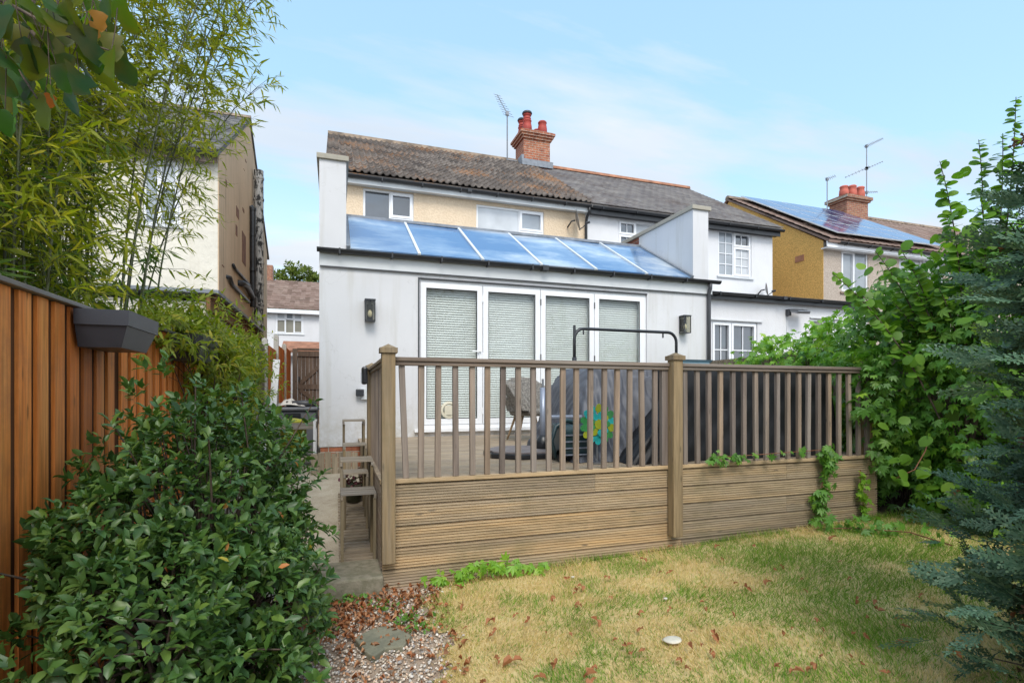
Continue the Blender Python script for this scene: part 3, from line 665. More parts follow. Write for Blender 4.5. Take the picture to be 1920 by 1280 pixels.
window(hA, *wins[1], HY, [(0, .64, 0, 1, 0, 1, 1, 'pane_curtain'), (.64, 1, .55, 1, 1, 1, 1, 'pane_grey'), (.64, 1, 0, .55, 1, 1, 1, 'pane_dark')])
# chimney on the party line
ch = MB().box(5.80, 6.72, 15.95, 16.75, 8.4, 9.72); ch.box(5.75, 6.77, 15.90, 16.80, 9.721, 9.795); ch.box(5.70, 6.82, 15.85, 16.85, 9.796, 9.87)
ch.box(5.66, 6.86, 15.81, 16.89, 9.871, 9.945); chm = ch.build('chimney', MT['brick'], hA)
MB().prism_z([(5.72, 15.87), (6.80, 15.87), (6.80, 16.83), (5.72, 16.83)], 9.946, 9.99).build('mortar_cap', MT['ridge_dark'], chm)
MB().box(5.72, 6.80, 15.86, 15.948, 8.82, 9.02).box(5.71, 5.798, 15.9, 16.8, 8.82, 9.16).build('flashing', MT['lead'], chm)
for x, y, h, cw in ((5.98, 16.12, .42, 1), (6.52, 16.12, .45, 0), (5.98, 16.58, .42, 1), (6.52, 16.60, .40, 0)):
    p = pot_bm((x, y, 9.99), h, .15).build('chimney_pot', MT['pot'], chm, smooth=True)
    if cw:
        MB().lathe([(.13, 0), (.13, .05), (.11, .06), (.11, .12), (.135, .13), (.135, .18)], (x, y, 9.99 + h), 16).build('cowl', MT['pot'], p, smooth=True)
        MB().lathe([(.16, 0), (.17, .03), (.15, .07), (.05, .10)], (x, y, 10.17 + h), 16).build('cowl_cap', MT['greypipe'], p, smooth=True)
# extension walls
DX0, DX1, DZ0, DZ1 = 1.17, 5.10, 0.84, 3.12
MB().rect_holes(EX0, EX1, 0.66, 3.40, EY, EY + .28, [(DX0, DX1, DZ0, DZ1)]).build('extension_wall', MT['white'], hA)
mb = MB().box(EX0 + .015, EX1 - .015, EY + .012, EY + .3, GZ - .1, .659); mb.box(DX0, DX1, EY + .02, EY + .28, .66, .838)
mb.build('brick_plinth', MT['brick'], hA)
PX = 6.05
mb = MB().box(EX0, .15, EY, HY - .002, 3.401, 4.70)
mb.box(EX0, EX0 + .3, EY + .281, HY - .002, .661, 3.40); mb.build('parapet', MT['white'], hA)
MB().box(PX, EX1 - .02, EY, 9.55, 3.401, 4.70).box(EX1 - .3, EX1 - .001, EY + .281, HY - .002, .661, 3.40).build('parapet', MT['white'], hA)
MB().box(PX + .01, EX1 - .03, 9.551, HY - .002, 3.401, 4.70).build('parapet_brickwork', brick_mat('parapet_brick', (.22, .07, .045), (.30, .11, .07), (.30, .25, .2)), hA)
MB().box(EX0 - .035, .185, EY - .035, HY - .01, 4.702, 4.775).build('coping', MT['coping'], hA, bevel=.006)
MB().box(PX - .035, EX1 + .02, EY - .035, HY - .01, 4.702, 4.775).build('coping', MT['coping'], hA, bevel=.006)
# fascia band, string line and gutter
MB().box(EX0 + .01, EX1 + .05, EY - .022, EY - .002, 3.20, 3.40).build('fascia_board', MT['fascia'], hA)
MB().box(EX0 + .01, EX1 + .05, EY - .034, EY - .0225, 3.185, 3.203).build('drip_strip', MT['greypipe'], hA)
MB().box(EX0 - .02, PX + .4, EY - .05, EY + .0, 3.401, 3.43).build('eaves_trim', MT['gutter'], hA)
gutter(EX0 - .03, EX1 + .16, EY - .085, 3.43, hA, r=.056, brackets=.72)
MB().tube([(6.36, EY - .085, 3.38), (6.36, EY - .08, 3.3), (6.36, EY - .04, 3.2), (6.36, EY - .045, 2.9), (6.36, EY - .045, .6)], .034, 10).build('downpipe', MT['greypipe'], hA, smooth=True)
# lean-to roof glass: six panes between five bars
GY0, GZ0_, GY1, GZ1_ = EY - .01, 3.465, 9.51, 4.47
gl = MB().prism_x([(GY0, GZ0_ - .06), (GY0, GZ0_ - .015), (GY1, GZ1_ - .015), (GY1, GZ1_ - .06)], .17, PX - .01).build('glazing_frame', MT['fascia'], hA)
for k in range(6):
    a, b = .21 + .975 * k, .21 + .975 * (k + 1)
    if k == 5: b = PX - .03
    def q(x, t): return (x, GY0 + (GY1 - GY0) * t, GZ0_ + (GZ1_ - GZ0_) * t)
    n_ = Vector((0, -(GZ1_ - GZ0_), GY1 - GY0)).normalized() * .012; vs = [Vector(q(a, .01)), Vector(q(b, .01)), Vector(q(b, .985)), Vector(q(a, .985))]
    vs[2] = vs[2] + n_ * [.3, -.9, 1.2, .1, -1.1, .8][k]; vs[3] = vs[3] + n_ * [1.1, -.2, .5, -1.0, .6, -.4][k]
    MB().add([v - n_ * .6 for v in vs] + [v + n_ for v in vs], [(0, 3, 2, 1), (4, 5, 6, 7), (0, 1, 5, 4), (1, 2, 6, 5), (2, 3, 7, 6), (3, 0, 4, 7)]).build('roof_pane', MT['roofglass'], gl)
    if k: MB().bar(q(a, -.01), q(a, 1.0), .042, .06).build('glazing_bar', MT['fascia'], gl)
MB().bar((.175, GY0 - .01, GZ0_ + .01), (.175, GY1, GZ1_ + .01), .05, .07).bar((PX - .03, GY0 - .01, GZ0_ + .01), (PX - .03, GY1, GZ1_ + .01), .05, .07).build('edge_bar', MT['lead'], gl)
MB().bar((.12, GY1 + .02, GZ1_ + .015), (PX + .02, GY1 + .02, GZ1_ + .015), .14, .05).build('ridge_flashing', MT['lead'], gl)
MB().prism_x([(9.59, 4.44), (10.6, 4.0), (HY - .003, 4.05), (HY - .003, 3.9), (9.59, 3.9)], .152, PX - .002).build('flat_roof', MT['lead'], hA)
# bifold doors
bf = MB().rect_holes(DX0 + .003, DX1 - .003, DZ0 + .004, DZ1 - .003, EY + .03, EY + .12, [(DX0 + .035, DX1 - .035, DZ0 + .10, DZ1 - .035)]).build('bifold_frame', MT['upvc'], hA)
MB().box(DX0 - .06, DX1 + .06, EY - .06, EY + .028, DZ0 + .0, DZ0 + .045).build('door_sill', MT['upvc'], bf)
MB().box(DX0 - .005, DX0 + .02, EY - .004, EY + .029, DZ0 + .05, DZ1).box(DX0 - .005, DX1 + .005, EY - .006, EY + .029, DZ1 - .003, DZ1 + .018).build('reveal_seal', MT['greypipe'], bf)
DW = (DX1 - DX0 - .07) / 4
blabels = ['white slatted blind behind the glass door with the cat flap', 'white slatted blind behind the second door leaf from the left', 'white slatted blind behind the third door leaf, left of the rightmost leaf', 'white slatted blind behind the rightmost door leaf, nearest the square wall lantern on the right']
for k in range(4):
    a = DX0 + .035 + DW * k + .004; b = a + DW - .008; z0, z1 = DZ0 + .105, DZ1 - .04; st = .085
    dl = MB().rect_holes(a, b, z0, z1, EY + .022, EY + .085, [(a + st, b - st, z0 + st, z1 - st)]).build('door_leaf', MT['upvc'], hA, bevel=.004)
    MB().rect_holes(a + st - .001, b - st + .001, z0 + st - .001, z1 - st + .001, EY + .034, EY + .05, [(a + st + .008, b - st - .008, z0 + st + .008, z1 - st - .008)]).build('glass_seal', MT['rubber'], dl)
    MB().box(a + st + .004, b - st - .004, EY + .051, EY + .059, z0 + st + .004, z1 - st - .004).build('glass', MT['glass'], dl)
    if k in (0, 1, 2):
        MB().box(b - .004, b + .012, EY + .010, EY + .0215, z1 - .25, z1 - .15).box(b - .004, b + .012, EY + .010, EY + .0215, z0 + 1.0, z0 + 1.1).box(b - .004, b + .012, EY + .010, EY + .0215, z0 + .15, z0 + .25).build('hinge', MT['greypipe'] if k != 0 else MT['upvc'], dl)
    if k == 0:
        MB().box(b - .055, b - .025, EY + .008, EY + .0215, z0 + .92, z0 + 1.15).bar((b - .04, EY - .012, z0 + 1.12), (b - .17, EY - .012, z0 + 1.12), .018, .018).box(b - .05, b - .03, EY - .02, EY + .008, z0 + 1.11, z0 + 1.13).build('handle', MT['upvc'], dl)
        cz = 1.16; cx = px(843, 768, Y=EY)[0]; ring = MB(); n = 28
        vs = []
        for rr, yy in ((.135, EY + .05), (.128, EY + .015), (.10, EY + .010), (.085, EY + .045)):
            vs += [(cx + rr * math.cos(2 * math.pi * i / n), yy, cz + rr * math.sin(2 * math.pi * i / n)) for i in range(n)]
        ring.add(vs, [(j * n + i, j * n + (i + 1) % n, (j + 1) * n + (i + 1) % n, (j + 1) * n + i) for j in range(3) for i in range(n)])
        ring.box(cx - .072, cx + .072, EY + .02, EY + .048, cz - .075, cz + .075); ring.build('cat_flap', plain('cream_plastic', (.62, .58, .46), .4), dl)
    bl = MB(); zt = z1 - st + .02; zb = z0 + st - .02; n = int((zt - zb) / .037)
    for i in range(n):
        zc = zt - .03 - i * .037
        bl.add([(a + st - .03, EY + .128, zc - .018), (b - st + .03, EY + .128, zc - .018), (b - st + .03, EY + .150, zc + .0195), (a + st - .03, EY + .150, zc + .0195),
                (a + st - .03, EY + .131, zc - .019), (b - st + .03, EY + .131, zc - .019), (b - st + .03, EY + .153, zc + .0185), (a + st - .03, EY + .153, zc + .0185)],
               [(0, 1, 2, 3), (7, 6, 5, 4), (0, 4, 5, 1), (3, 2, 6, 7), (0, 3, 7, 4), (1, 5, 6, 2)])
    bl.box(a + st - .03, b - st + .03, EY + .125, EY + .165, zt - .005, zt + .03)
    for xx in (a + .25, b - .25): bl.box(xx - .002, xx + .002, EY + .1255, EY + .1275, zb, zt)
    tag(bl.build('venetian_blind', MT['blind']), blabels[k], 'blind', 'blinds in the folding doors')
MB().box(DX0 - .2, DX1 + .2, EY + .9, EY + .95, .7, 3.35).build('dim_room_backing', MT['dimroom'], hA)  # dark panel added behind the blinds to stand in for the dim room

# ================================================================== slate-roofed half
hB = thing('semi_detached_house', (6.2, 12.0, GZ), 'white painted house with grey slate roof and red ridge, adjoining the cream house', 'house', 'houses in the row')
BX0, BX1, BY = 6.19, 12.38, 9.3
def zat(u, v, Y): return px(u, v, Y=Y)[2]
def xat(u, Y): return px(u, 700, Y=Y)[0]
w1 = (xat(1159, HY), xat(1159, HY) + 1.15, zat(1160, 411, HY) - 1.1, zat(1160, 411, HY))
w2 = (xat(1347, HY), xat(1409, HY), zat(1378, 519, HY), zat(1378, 434, HY))
MB().rect_holes(BX0, BX1, GZ, 6.26, HY, HY + .25, [w1, w2]).build('wall', MT['white_rough'], hB)
MB().prism_x([(HY + .251, GZ), (20.5, GZ), (20.5, 6.26), (16.4, 8.95), (HY + .251, 6.3)], BX1 - .25, BX1).build('side_wall', MT['white_rough'], hB)
roof_part('roof', MT['slate'], hB, 6.2, BX1 + .12, 12.0, 6.30, 16.4, 9.08, 24, 0.25, 0, 0.012, jit=0.002, half=True)
MB().prism_x([(16.405, 9.07), (20.8, 6.29), (20.8, 6.22), (16.405, 9.0)], 6.2, BX1 + .1).prism_x([(12.02, 6.27), (16.4, 9.05), (16.4, 8.98), (12.02, 6.19)], 6.2, BX1 + .1).build('roof_rear', MT['slate'], hB)
mb = MB()
for k in range(14):
    x = 6.22 + k * .45; mb.prism_x([(16.27, 9.04), (16.31, 9.14), (16.40, 9.175), (16.49, 9.14), (16.53, 9.04)], x, x + .446)
mb.build('ridge_tiles', MT['ridge_red'], hB)
MB().box(6.24, BX1 + .1, 12.10, 12.13, 6.06, 6.26).box(6.24, BX1 + .1, 12.131, 12.298, 6.09, 6.11).build('fascia_board', MT['gutter'], hB)
gutter(6.24, BX1 + .16, 12.035, 6.235, hB, r=.062, brackets=1.0)
window(hB, *w1, HY, [(0, .48, .66, 1, 1, 2, 1, 'pane_dark'), (0, .48, 0, .66, 1, 2, 2), (.48, 1, 0, 1, 0, 1, 1, 'pane_curtain')])
window(hB, *w2, HY, [(0, .46, 0, 1, 0, 2, 4, 'pane_grey'), (.46, 1, .68, 1, 1, 2, 1, 'pane_dark'), (.46, 1, 0, .68, 1, 2, 3, 'pane_curtain')])
# rear extension with flat roof
fd = (xat(1333, BY) + .02, xat(1420, BY), GZ + .05, zat(1376, 603, BY)); kw = (xat(1525, BY), xat(1566, BY), 1.9, zat(1545, 599, BY))
MB().rect_holes(EX1 + .01, 12.3, GZ, 3.5, BY, BY + .25, [fd, kw]).box(EX1 + .005, EX1 + .2, BY + .251, HY - .01, GZ, 3.5).box(12.05, 12.3, BY + .251, HY - .01, GZ, 3.5).build('extension_wall', MT['white_rough'], hB)
MB().prism_x([(BY - .1, 3.505), (BY - .1, 3.58), (HY - .01, 3.75), (HY - .01, 3.505)], EX1 + .03, 12.42).build('flat_roof', MT['lead'], hB)
MB().box(EX1 + .06, 12.44, BY - .125, BY - .102, 3.44, 3.60).build('fascia_board', MT['gutter'], hB)
gutter(EX1 + .08, 12.5, BY - .185, 3.57, hB, r=.055, brackets=.95)
window(hB, *fd, BY, [(0, .42, .10, 1, 1, 2, 4, 'pane_dark'), (.42, 1, .10, 1, 1, 2, 4, 'pane_dark')], name='french_door', sill=False, fw=.05)
window(hB, *kw, BY, [(0, 1, 0, 1, 0, 2, 2, 'pane_blind')])
MB().box(fd[0] - .05, fd[1] + .12, BY - .04, BY - .002, fd[3] + .01, fd[3] + .035).build('drip_strip', MT['fascia'], hB)
MB().box(kw[0] - .12, kw[1] + .15, BY - .04, BY - .002, kw[3] + .01, kw[3] + .035).build('drip_strip', MT['fascia'], hB)

# ================================================================== pebbledashed house with solar panels
hC = thing('semi_detached_house', (14.25, 12.0, GZ), 'pebbledashed house with golden side wall, solar panels on its roof, beyond the white house', 'house', 'houses in the row')
CX0, CX1 = 14.4, 27.5
cw1 = (xat(1577, HY), xat(1628, HY), zat(1600, 549, HY), zat(1600, 471, HY)); cw2 = (xat(1686, HY), xat(1769, HY), zat(1730, 546, HY), zat(1730, 484, HY))
MB().rect_holes(CX0, CX1, GZ, 6.15, HY, HY + .25, [cw1, cw2]).build('wall', MT['pink_dash'], hC)
MB().prism_x([(HY + .001, GZ), (20.5, GZ), (20.5, 6.15), (16.4, 8.83), (HY + .001, 6.18)], CX0 - .012, CX0 - .001).prism_x([(HY + .251, GZ), (20.5, GZ), (20.5, 6.15), (16.4, 8.83), (HY + .251, 6.3)], CX0, CX0 + .3).build('side_wall', MT['gold_dash'], hC)
roof_part('roof', MT['browntile'], hC, CX0 - .12, CX1, 12.0, 6.17, 16.4, 8.95, 17, 0.27, 0.02, 0.014, rolls=1, seg=4, jit=0.002)
MB().prism_x([(16.405, 8.94), (20.8, 6.16), (20.8, 6.09), (16.405, 8.87)], CX0 - .1, CX1).prism_x([(12.02, 6.14), (16.4, 8.92), (16.4, 8.85), (12.02, 6.06)], CX0 - .1, CX1).build('roof_rear', MT['browntile'], hC)
mb = MB()
for k in range(29):
    x = CX0 - .1 + k * .455; mb.prism_x([(16.27, 8.91), (16.31, 9.01), (16.40, 9.045), (16.49, 9.01), (16.53, 8.91)], x, x + .45)
mb.build('ridge_tiles', MT['ridge_dark'], hC)
MB().box(CX0 - .1, CX1, 12.08, 12.11, 5.93, 6.12).box(CX0 - .1, CX1, 12.111, 12.298, 5.90, 5.93).build('fascia_board', MT['upvc'], hC)
gutter(CX0 + .3, CX1, 12.01, 6.10, hC, r=.062, brackets=1.0)
window(hC, *cw1, HY, [(0, .5, 0, 1, 1, 1, 1, 'pane_grey'), (.5, 1, 0, 1, 0, 1, 1, 'pane_grey')], sill='ridge_dark')
cwo = window(hC, *cw2, HY, [(0, .5, 0, 1, 0, 1, 1, 'pane_curtain'), (.5, 1, 0, .5, 0, 1, 1, 'pane_curtain')], sill='ridge_dark')
# open top light
xa = cw2[0] + (cw2[1] - cw2[0]) * .52; xb = cw2[1] - .03; zt = cw2[3] - .04; zb = zt - .5
vs = lambda o: [(xa, HY - .0 + o, zt), (xb, HY - .0 + o, zt), (xb, HY - .22 + o, zb), (xa, HY - .22 + o, zb)]
MB().add(vs(0) + vs(.04), [(0, 3, 2, 1), (4, 5, 6, 7), (0, 1, 5, 4), (1, 2, 6, 5), (2, 3, 7, 6), (3, 0, 4, 7)]).build('top_light', MT['upvc'], cwo)
MB().add([(xa + .06, HY - .05, zt - .07), (xb - .06, HY - .05, zt - .07), (xb - .06, HY - .215, zb + .06), (xa + .06, HY - .215, zb + .06)], [(0, 3, 2, 1)]).build('pane', MT['pane_grey'], cwo)
ch = MB().box(20.0, 21.2, 16.0, 16.8, 8.4, 9.42).box(19.93, 21.27, 15.93, 16.87, 9.421, 9.50).box(19.87, 21.33, 15.87, 16.93, 9.501, 9.62)
chm = ch.build('chimney', MT['brick_dark'], hC)
MB().prism_z([(19.95, 15.95), (21.25, 15.95), (21.25, 16.85), (19.95, 16.85)], 9.622, 9.67).build('mortar_cap', MT['ridge_dark'], chm)
for x, y, h in ((20.15, 16.25, .42), (20.62, 16.25, .50), (21.08, 16.25, .50)): pot_bm((x, y, 9.67), h, .17).build('chimney_pot', MT['pot_red'], chm, smooth=True)
MB().box(CX0 - .03, CX0 - .013, px(1500, 485, X=CX0)[1] - .17, px(1500, 485, X=CX0)[1] + .17, px(1500, 485, X=CX0)[2] - .1, px(1500, 485, X=CX0)[2] + .1).build('air_brick', MT['ridge_red'], hC)
# solar panels
sdir = Vector((0, 4.4, 2.78)).normalized(); snr = Vector((0, -sdir.z, sdir.y))
def solar(k, j):
    o = Vector((14.75 + k * 1.0, 12.0, 6.17)) + sdir * (0.22 + j * 1.62) + snr * .13
    R_ = Vector((1, 0, 0))
    def bx(x0, x1, s0, s1, h0, h1, mb):
        vs = [o + R_ * a + sdir * b + snr * c for c in (h0, h1) for a, b in ((x0, s0), (x1, s0), (x1, s1), (x0, s1))]
        mb.add(vs, [(0, 3, 2, 1), (4, 5, 6, 7), (0, 1, 5, 4), (1, 2, 6, 5), (2, 3, 7, 6), (3, 0, 4, 7)])
    t = thing('solar_panel', tuple(o), None, 'solar panel', 'solar panels on the roof')
    row = ('lowest', 'middle', 'top')[j]; colm = ('leftmost', 'second', 'third', 'fourth', 'rightmost')[k]
    t['label'] = f'blue solar panel on the brown roof, {row} row, {colm} ' + ('in its row' if k in (0, 4) else 'from the left')
    m = MB(); bx(0.01, .985, 0.01, 1.60, 0, .035, m); m.build('frame', MT['fascia'], t)
    m = MB(); bx(0.035, .96, 0.035, 1.575, .0355, .038, m); m.build('cells', MT['solar'], t)
for j in range(3):
    for k in range(5): solar(k, j)

# ================================================================== left neighbour house
hD = thing('end_house', (-2.3, 12.0, GZ), 'old cream painted house with grey slate roof and bare tan side wall, behind the bamboo', 'house', 'houses in the row')
DXR, DY = -2.3, 12.2
dw = (xat(268, DY), xat(338, DY), zat(320, 423, DY), zat(320, 300, DY))
MB().rect_holes(-10, DXR, GZ, 6.35, DY, DY + .25, [dw]).build('wall', MT['old_cream'], hD)
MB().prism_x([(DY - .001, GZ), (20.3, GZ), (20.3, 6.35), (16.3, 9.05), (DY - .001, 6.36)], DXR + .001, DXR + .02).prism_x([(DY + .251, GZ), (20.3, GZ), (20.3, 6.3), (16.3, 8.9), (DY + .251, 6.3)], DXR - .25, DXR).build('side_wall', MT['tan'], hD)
roof_part('roof', MT['slate_old'], hD, -10.1, DXR + .06, 11.95, 6.35, 16.3, 9.16, 20, 0.28, 0, 0.014, jit=0.005, half=True)
MB().prism_x([(16.305, 9.14), (20.6, 6.3), (20.6, 6.23), (16.305, 9.07)], -10.1, DXR + .06).prism_x([(11.97, 6.32), (16.3, 9.13), (16.3, 9.06), (11.97, 6.24)], -10.1, DXR + .055).build('roof_rear', MT['slate_old'], hD)
MB().prism_x([(16.17, 9.11), (16.30, 9.24), (16.43, 9.11)], -10.1, DXR + .06).build('ridge_tiles', MT['ridge_dark'], hD)
MB().box(-10, DXR + .03, 12.0, 12.03, 6.1, 6.3).build('fascia_board', MT['gatewood'], hD)
gutter(-10, DXR + .05, 11.93, 6.28, hD, r=.062, brackets=1.0)
window(hD, *dw, DY, [(0, .38, 0, 1, 0, 1, 1, 'pane_grey'), (.38, 1, .62, 1, 1, 1, 1, 'pane_curtain'), (.38, 1, 0, .62, 1, 1, 1, 'pane_grey')])
dpx = xat(148, DY); MB().tube([(dpx, DY - .06, 6.2), (dpx, DY - .06, 3.0)], .04, 8).build('downpipe', MT['gutter'], hD, smooth=True)
def gp(u, v, off=.06): p = px(u, v, X=DXR); return (DXR + off, p[1], p[2])
mb = MB().tube([gp(467, 388, .03), gp(467, 392, .09), gp(467, 470, .09), gp(468, 575, .09)], .085, 12)
for v in (392, 440, 505, 548): a = gp(467, v, .09); mb.lathe([(.10, -.04), (.10, .04)], a, 12)
mb.build('soil_pipe', MT['gutter'], hD, smooth=False)
MB().tube([gp(432, 496), gp(436, 504), gp(461, 531), gp(466, 538)], .035, 8).build('waste_pipe', MT['gutter'], hD, smooth=True)
MB().tube([gp(422, 518, 0), gp(424, 520, .08), gp(430, 533), gp(462, 566)], .045, 8).build('waste_pipe', MT['gutter'], hD, smooth=True)
MB().tube([gp(444, 530, 0), gp(447, 531, .10), gp(453, 535, .12), gp(459, 545, .12), gp(466, 556, .1)], .075, 10).build('waste_pipe', MT['gutter'], hD, smooth=True)
mb = MB()
for (u0, v0, u1, v1) in ((452, 432, 459, 500), (441, 385, 446, 412), (440, 420, 443, 444), (453, 388, 456, 400), (421, 336, 423, 350), (458, 298, 460, 306), (414, 497, 418, 500), (455, 316, 457, 321)):
    a, b = px(u0, v0, X=DXR), px(u1, v1, X=DXR); mb.box(DXR + .021, DXR + .028, min(a[1], b[1]), max(a[1], b[1]), b[2], a[2])
mb.build('bare_brick_patch', plain('dull_brick', (.20, .10, .065), .9, var=.3), hD)
# flaking chimney breast edge at the far end of the side wall
xs_ = xat(497, 17.6)
mb = MB().tube([(-2.12, 16.9, .5), (-2.12, 16.9, 7.95)], .13, 10)
for k in range(12): mb.lathe([(.145, -.03), (.145, .03)], (-2.12, 16.9, .9 + k * .62), 10)
tag(mb.build('vent_stack', MT['flaky']), 'tall black pipe with flaking white paint at the edge of the tan side wall', 'pipe')
# low side outbuilding with rotting eaves
ob = thing('lean_to_outbuilding', (-3.2, 9.6, GZ), 'low outbuilding with rotting brown timber eaves behind the left fence', 'shed')
a = px(398, 556, X=-2.05)
OY0 = a[1]
MB().box(-4.6, -2.15, OY0, 16.2, GZ, 3.02).build('wall', MT['old_cream'], ob)
mb = MB().box(-4.8, -1.92, OY0 - .18, 16.3, 3.15, 3.21); mb.build('roof', MT['lead'], ob)
mb = MB().box(-2.12, -2.06, OY0 - .1, 16.2, 2.86, 3.14)
for k in range(20): yy = OY0 + k * .33; mb.box(-2.3, -1.98, yy, yy + .05, 3.05, 3.145)
mb.build('eaves_timber', MT['soffit'], ob)

# ================================================================== far white house and tree in the gap
hE = thing('far_house', (-2, 33, .5), 'distant white house with plain brown tiled roof seen down the side passage', 'house')
FY = 33
fz0, fz1 = zat(550, 626, FY), zat(550, 584, FY); fx0, fx1 = xat(516, FY), xat(569, FY)
ez = zat(550, 581, FY)
MB().rect_holes(-9, 6, .5, ez, FY, FY + .3, [(fx0, fx1, fz0, fz1)]).build('wall', MT['white_rough'], hE)
rz = zat(550, 527, FY + 4)
roof_part('roof', MT['browntile'], hE, -9, 6, FY - .3, ez, FY + 4, rz, 13, 0.3, 0.03, 0.03, rolls=1, seg=4)
MB().box(-9, 6, FY - .35, FY - .02, ez - .25, ez - .03).build('fascia_board', MT['upvc'], hE)
window(hE, fx0, fx1, fz0, fz1, FY, [(0, .35, 0, .66, 1, 1, 1, 'pane_blind'), (.35, .67, 0, .66, 0, 1, 1, 'pane_blind'), (.67, 1, 0, .66, 1, 1, 1, 'pane_blind'), (0, .35, .66, 1, 1, 1, 1, 'pane_curtain'), (.35, .67, .66, 1, 1, 1, 1, 'pane_grey'), (.67, 1, .66, 1, 1, 1, 1, 'pane_curtain')], fw=.09)
pz = zat(560, 655, 24)
MB().box(-4.2, -3.8, FY + 3.8, FY + 4.4, rz - .3, rz + .9).build('chimney', MT['brick_dark'], hE)
pr = thing('porch', (-1, 24, .5), 'small red tiled porch roof just above the brown gate', 'porch')
p0, p1 = xat(528, 24), xat(592, 24)
MB().prism_x([(23.6, pz - .08), (24.8, pz + .42), (24.8, pz + .3), (23.6, pz - .16)], p0, p1 + .4).build('roof', MT['ridge_red'], pr)
MB().box(p0, p1 + .4, 23.62, 23.7, pz - .3, pz - .165).build('fascia_board', MT['upvc'], pr)
MB().box(p0 + .1, p1 + .3, 23.9, 25, .5, pz - .17).build('wall', MT['white_rough'], pr)

# ================================================================== WALL FITTINGS
def lantern(x, y, z, label):
    t = thing('wall_lantern', (x, y, z), label, 'lamp', None)
    MB().box(x - .045, x + .045, y - .015, y - .001, z + .03, z + .25).build('back_plate', MT['darkmetal'], t)
    mb = MB(); w_, d0, d1 = .065, y - .15, y - .02
    for xx in (x - w_, x + w_):
        for yy in (d0, d1): mb.box(xx - .006, xx + .006, yy - .006, yy + .006, z, z + .29)
    mb.box(x - w_ - .006, x + w_ + .006, d0 - .006, d1 + .006, z - .008, z + .006).box(x - w_ - .01, x + w_ + .01, d0 - .01, d1 + .01, z + .285, z + .305)
    mb.build('cage', MT['darkmetal'], t)
    MB().box(x - w_ + .006, x + w_ - .006, d0 + .002, d0 + .005, z + .006, z + .285).box(x - w_ + .002, x - w_ + .005, d0 + .006, d1 - .006, z + .006, z + .285).box(x + w_ - .005, x + w_ - .002, d0 + .006, d1 - .006, z + .006, z + .285).build('glass', MT['lampglass'], t)
    MB().lathe([(.022, .16), (.022, .285)], (x, y - .085, z), 12).build('lamp_holder', MT['darkmetal'], t)
    MB().lathe([(.012, .159), (.03, .12), (.032, .09), (.02, .06), (.004, .05)], (x, y - .085, z), 14).build('bulb', MT['bulb'], t, smooth=True)
p = px(693, 603, Y=EY); lantern(p[0], EY, p[2], 'dark framed glass wall lantern left of the folding doors')
p = px(1279, 625, Y=EY); lantern(p[0], EY, p[2], 'dark framed glass wall lantern right of the folding doors')
p = px(679, 745, Y=EY)
t = thing('outdoor_socket', (p[0], EY, p[2]), 'outdoor socket with dark lid, low on the white wall left of the deck', 'socket')
MB().box(p[0] - .02, p[0] + .10, EY - .05, EY - .001, p[2] - .03, p[2] + .13).build('back_box', MT['greymetal'] if False else MT['fascia'], t, bevel=.006)
MB().box(p[0] - .09, p[0] + .02, EY - .10, EY - .0505, p[2] + .02, p[2] + .12).build('lid', MT['darkmetal'], t, bevel=.01)
p = px(1480, 588, Y=BY)
t = thing('flood_light', (p[0], BY, p[2]), 'small grey floodlight on the white flat-roofed extension wall', 'light')
MB().box(p[0] - .12, p[0] - .04, BY - .10, BY - .001, p[2] - .06, p[2] + .09).build('bracket', MT['greypipe'], t, bevel=.01)
q0 = Vector((p[0] + .10, BY - .22, p[2] + .02))
MB().bar(q0 + Vector((-.2, 0, 0)), q0 + Vector((.17, 0, .01)), .22, .07, up=(0, -.35, 1)).build('lamp_head', MT['metal'], t, bevel=.012)
MB().box(p[0] - .085, p[0] - .075, BY - .012, BY - .001, p[2] - 1.4, p[2] - .065).build('cable', MT['fascia'], t)
def dish(c, r, face, label, mount=None):
    t = thing('satellite_dish', tuple(c), label, 'satellite dish'); f = Vector(face).normalized(); c = Vector(c)
    x = f.cross(Vector((0, 0, 1))).normalized(); u = x.cross(f)
    vs = []; n = 20; rr = [0, .35, .7, 1.0]
    for s_, off in ((1, 0), (1, -.008)):
        for q in rr: vs += [c + (x * math.cos(2 * math.pi * k / n) + u * math.sin(2 * math.pi * k / n)) * r * q * (1 if q else .001) + f * (q * q * r * .22 + off) for k in range(n)]
    fs = []
    for b in (0, len(rr) * n): fs += [(b + i * n + k, b + i * n + (k + 1) % n, b + (i + 1) * n + (k + 1) % n, b + (i + 1) * n + k) for i in range(len(rr) - 1) for k in range(n)]
    fs += [(3 * n + k, 3 * n + (k + 1) % n, 7 * n + (k + 1) % n, 7 * n + k) for k in range(n)]
    MB().add(vs, fs).build('reflector', MT['metal'], t, smooth=True)
    e = c + f * r * 1.1 + Vector((0, 0, -r * .5))
    MB().tube([c + u * (-r * .95) + f * .02, c - u * r * .8 + f * r * .5, e], .012, 6).build('arm', MT['darkmetal'], t)
    MB().tube([e - f * .05, e + f * .06], .03, 8).build('receiver', MT['darkmetal'], t)
    MB().tube([c - f * .02, c - f * .12, Vector(mount or (c - f * .2 - Vector((0, 0, .25))))], .02, 6).build('bracket', MT['darkmetal'], t)
c = px(1080, 413, Y=12.0); dish(c, .27, (.86, -.45, .2), 'dark satellite dish beside the downpipe between cream and white walls', (c[0] - .1, 12.29, c[2] - .1))
c = px(1438, 542, Y=12.0); dish((c[0], 12.05, c[2]), .19, (.5, -.6, .1), 'small grey satellite dish low at the right corner of the white upper wall', (c[0] - .05, 12.29, c[2] - .1))

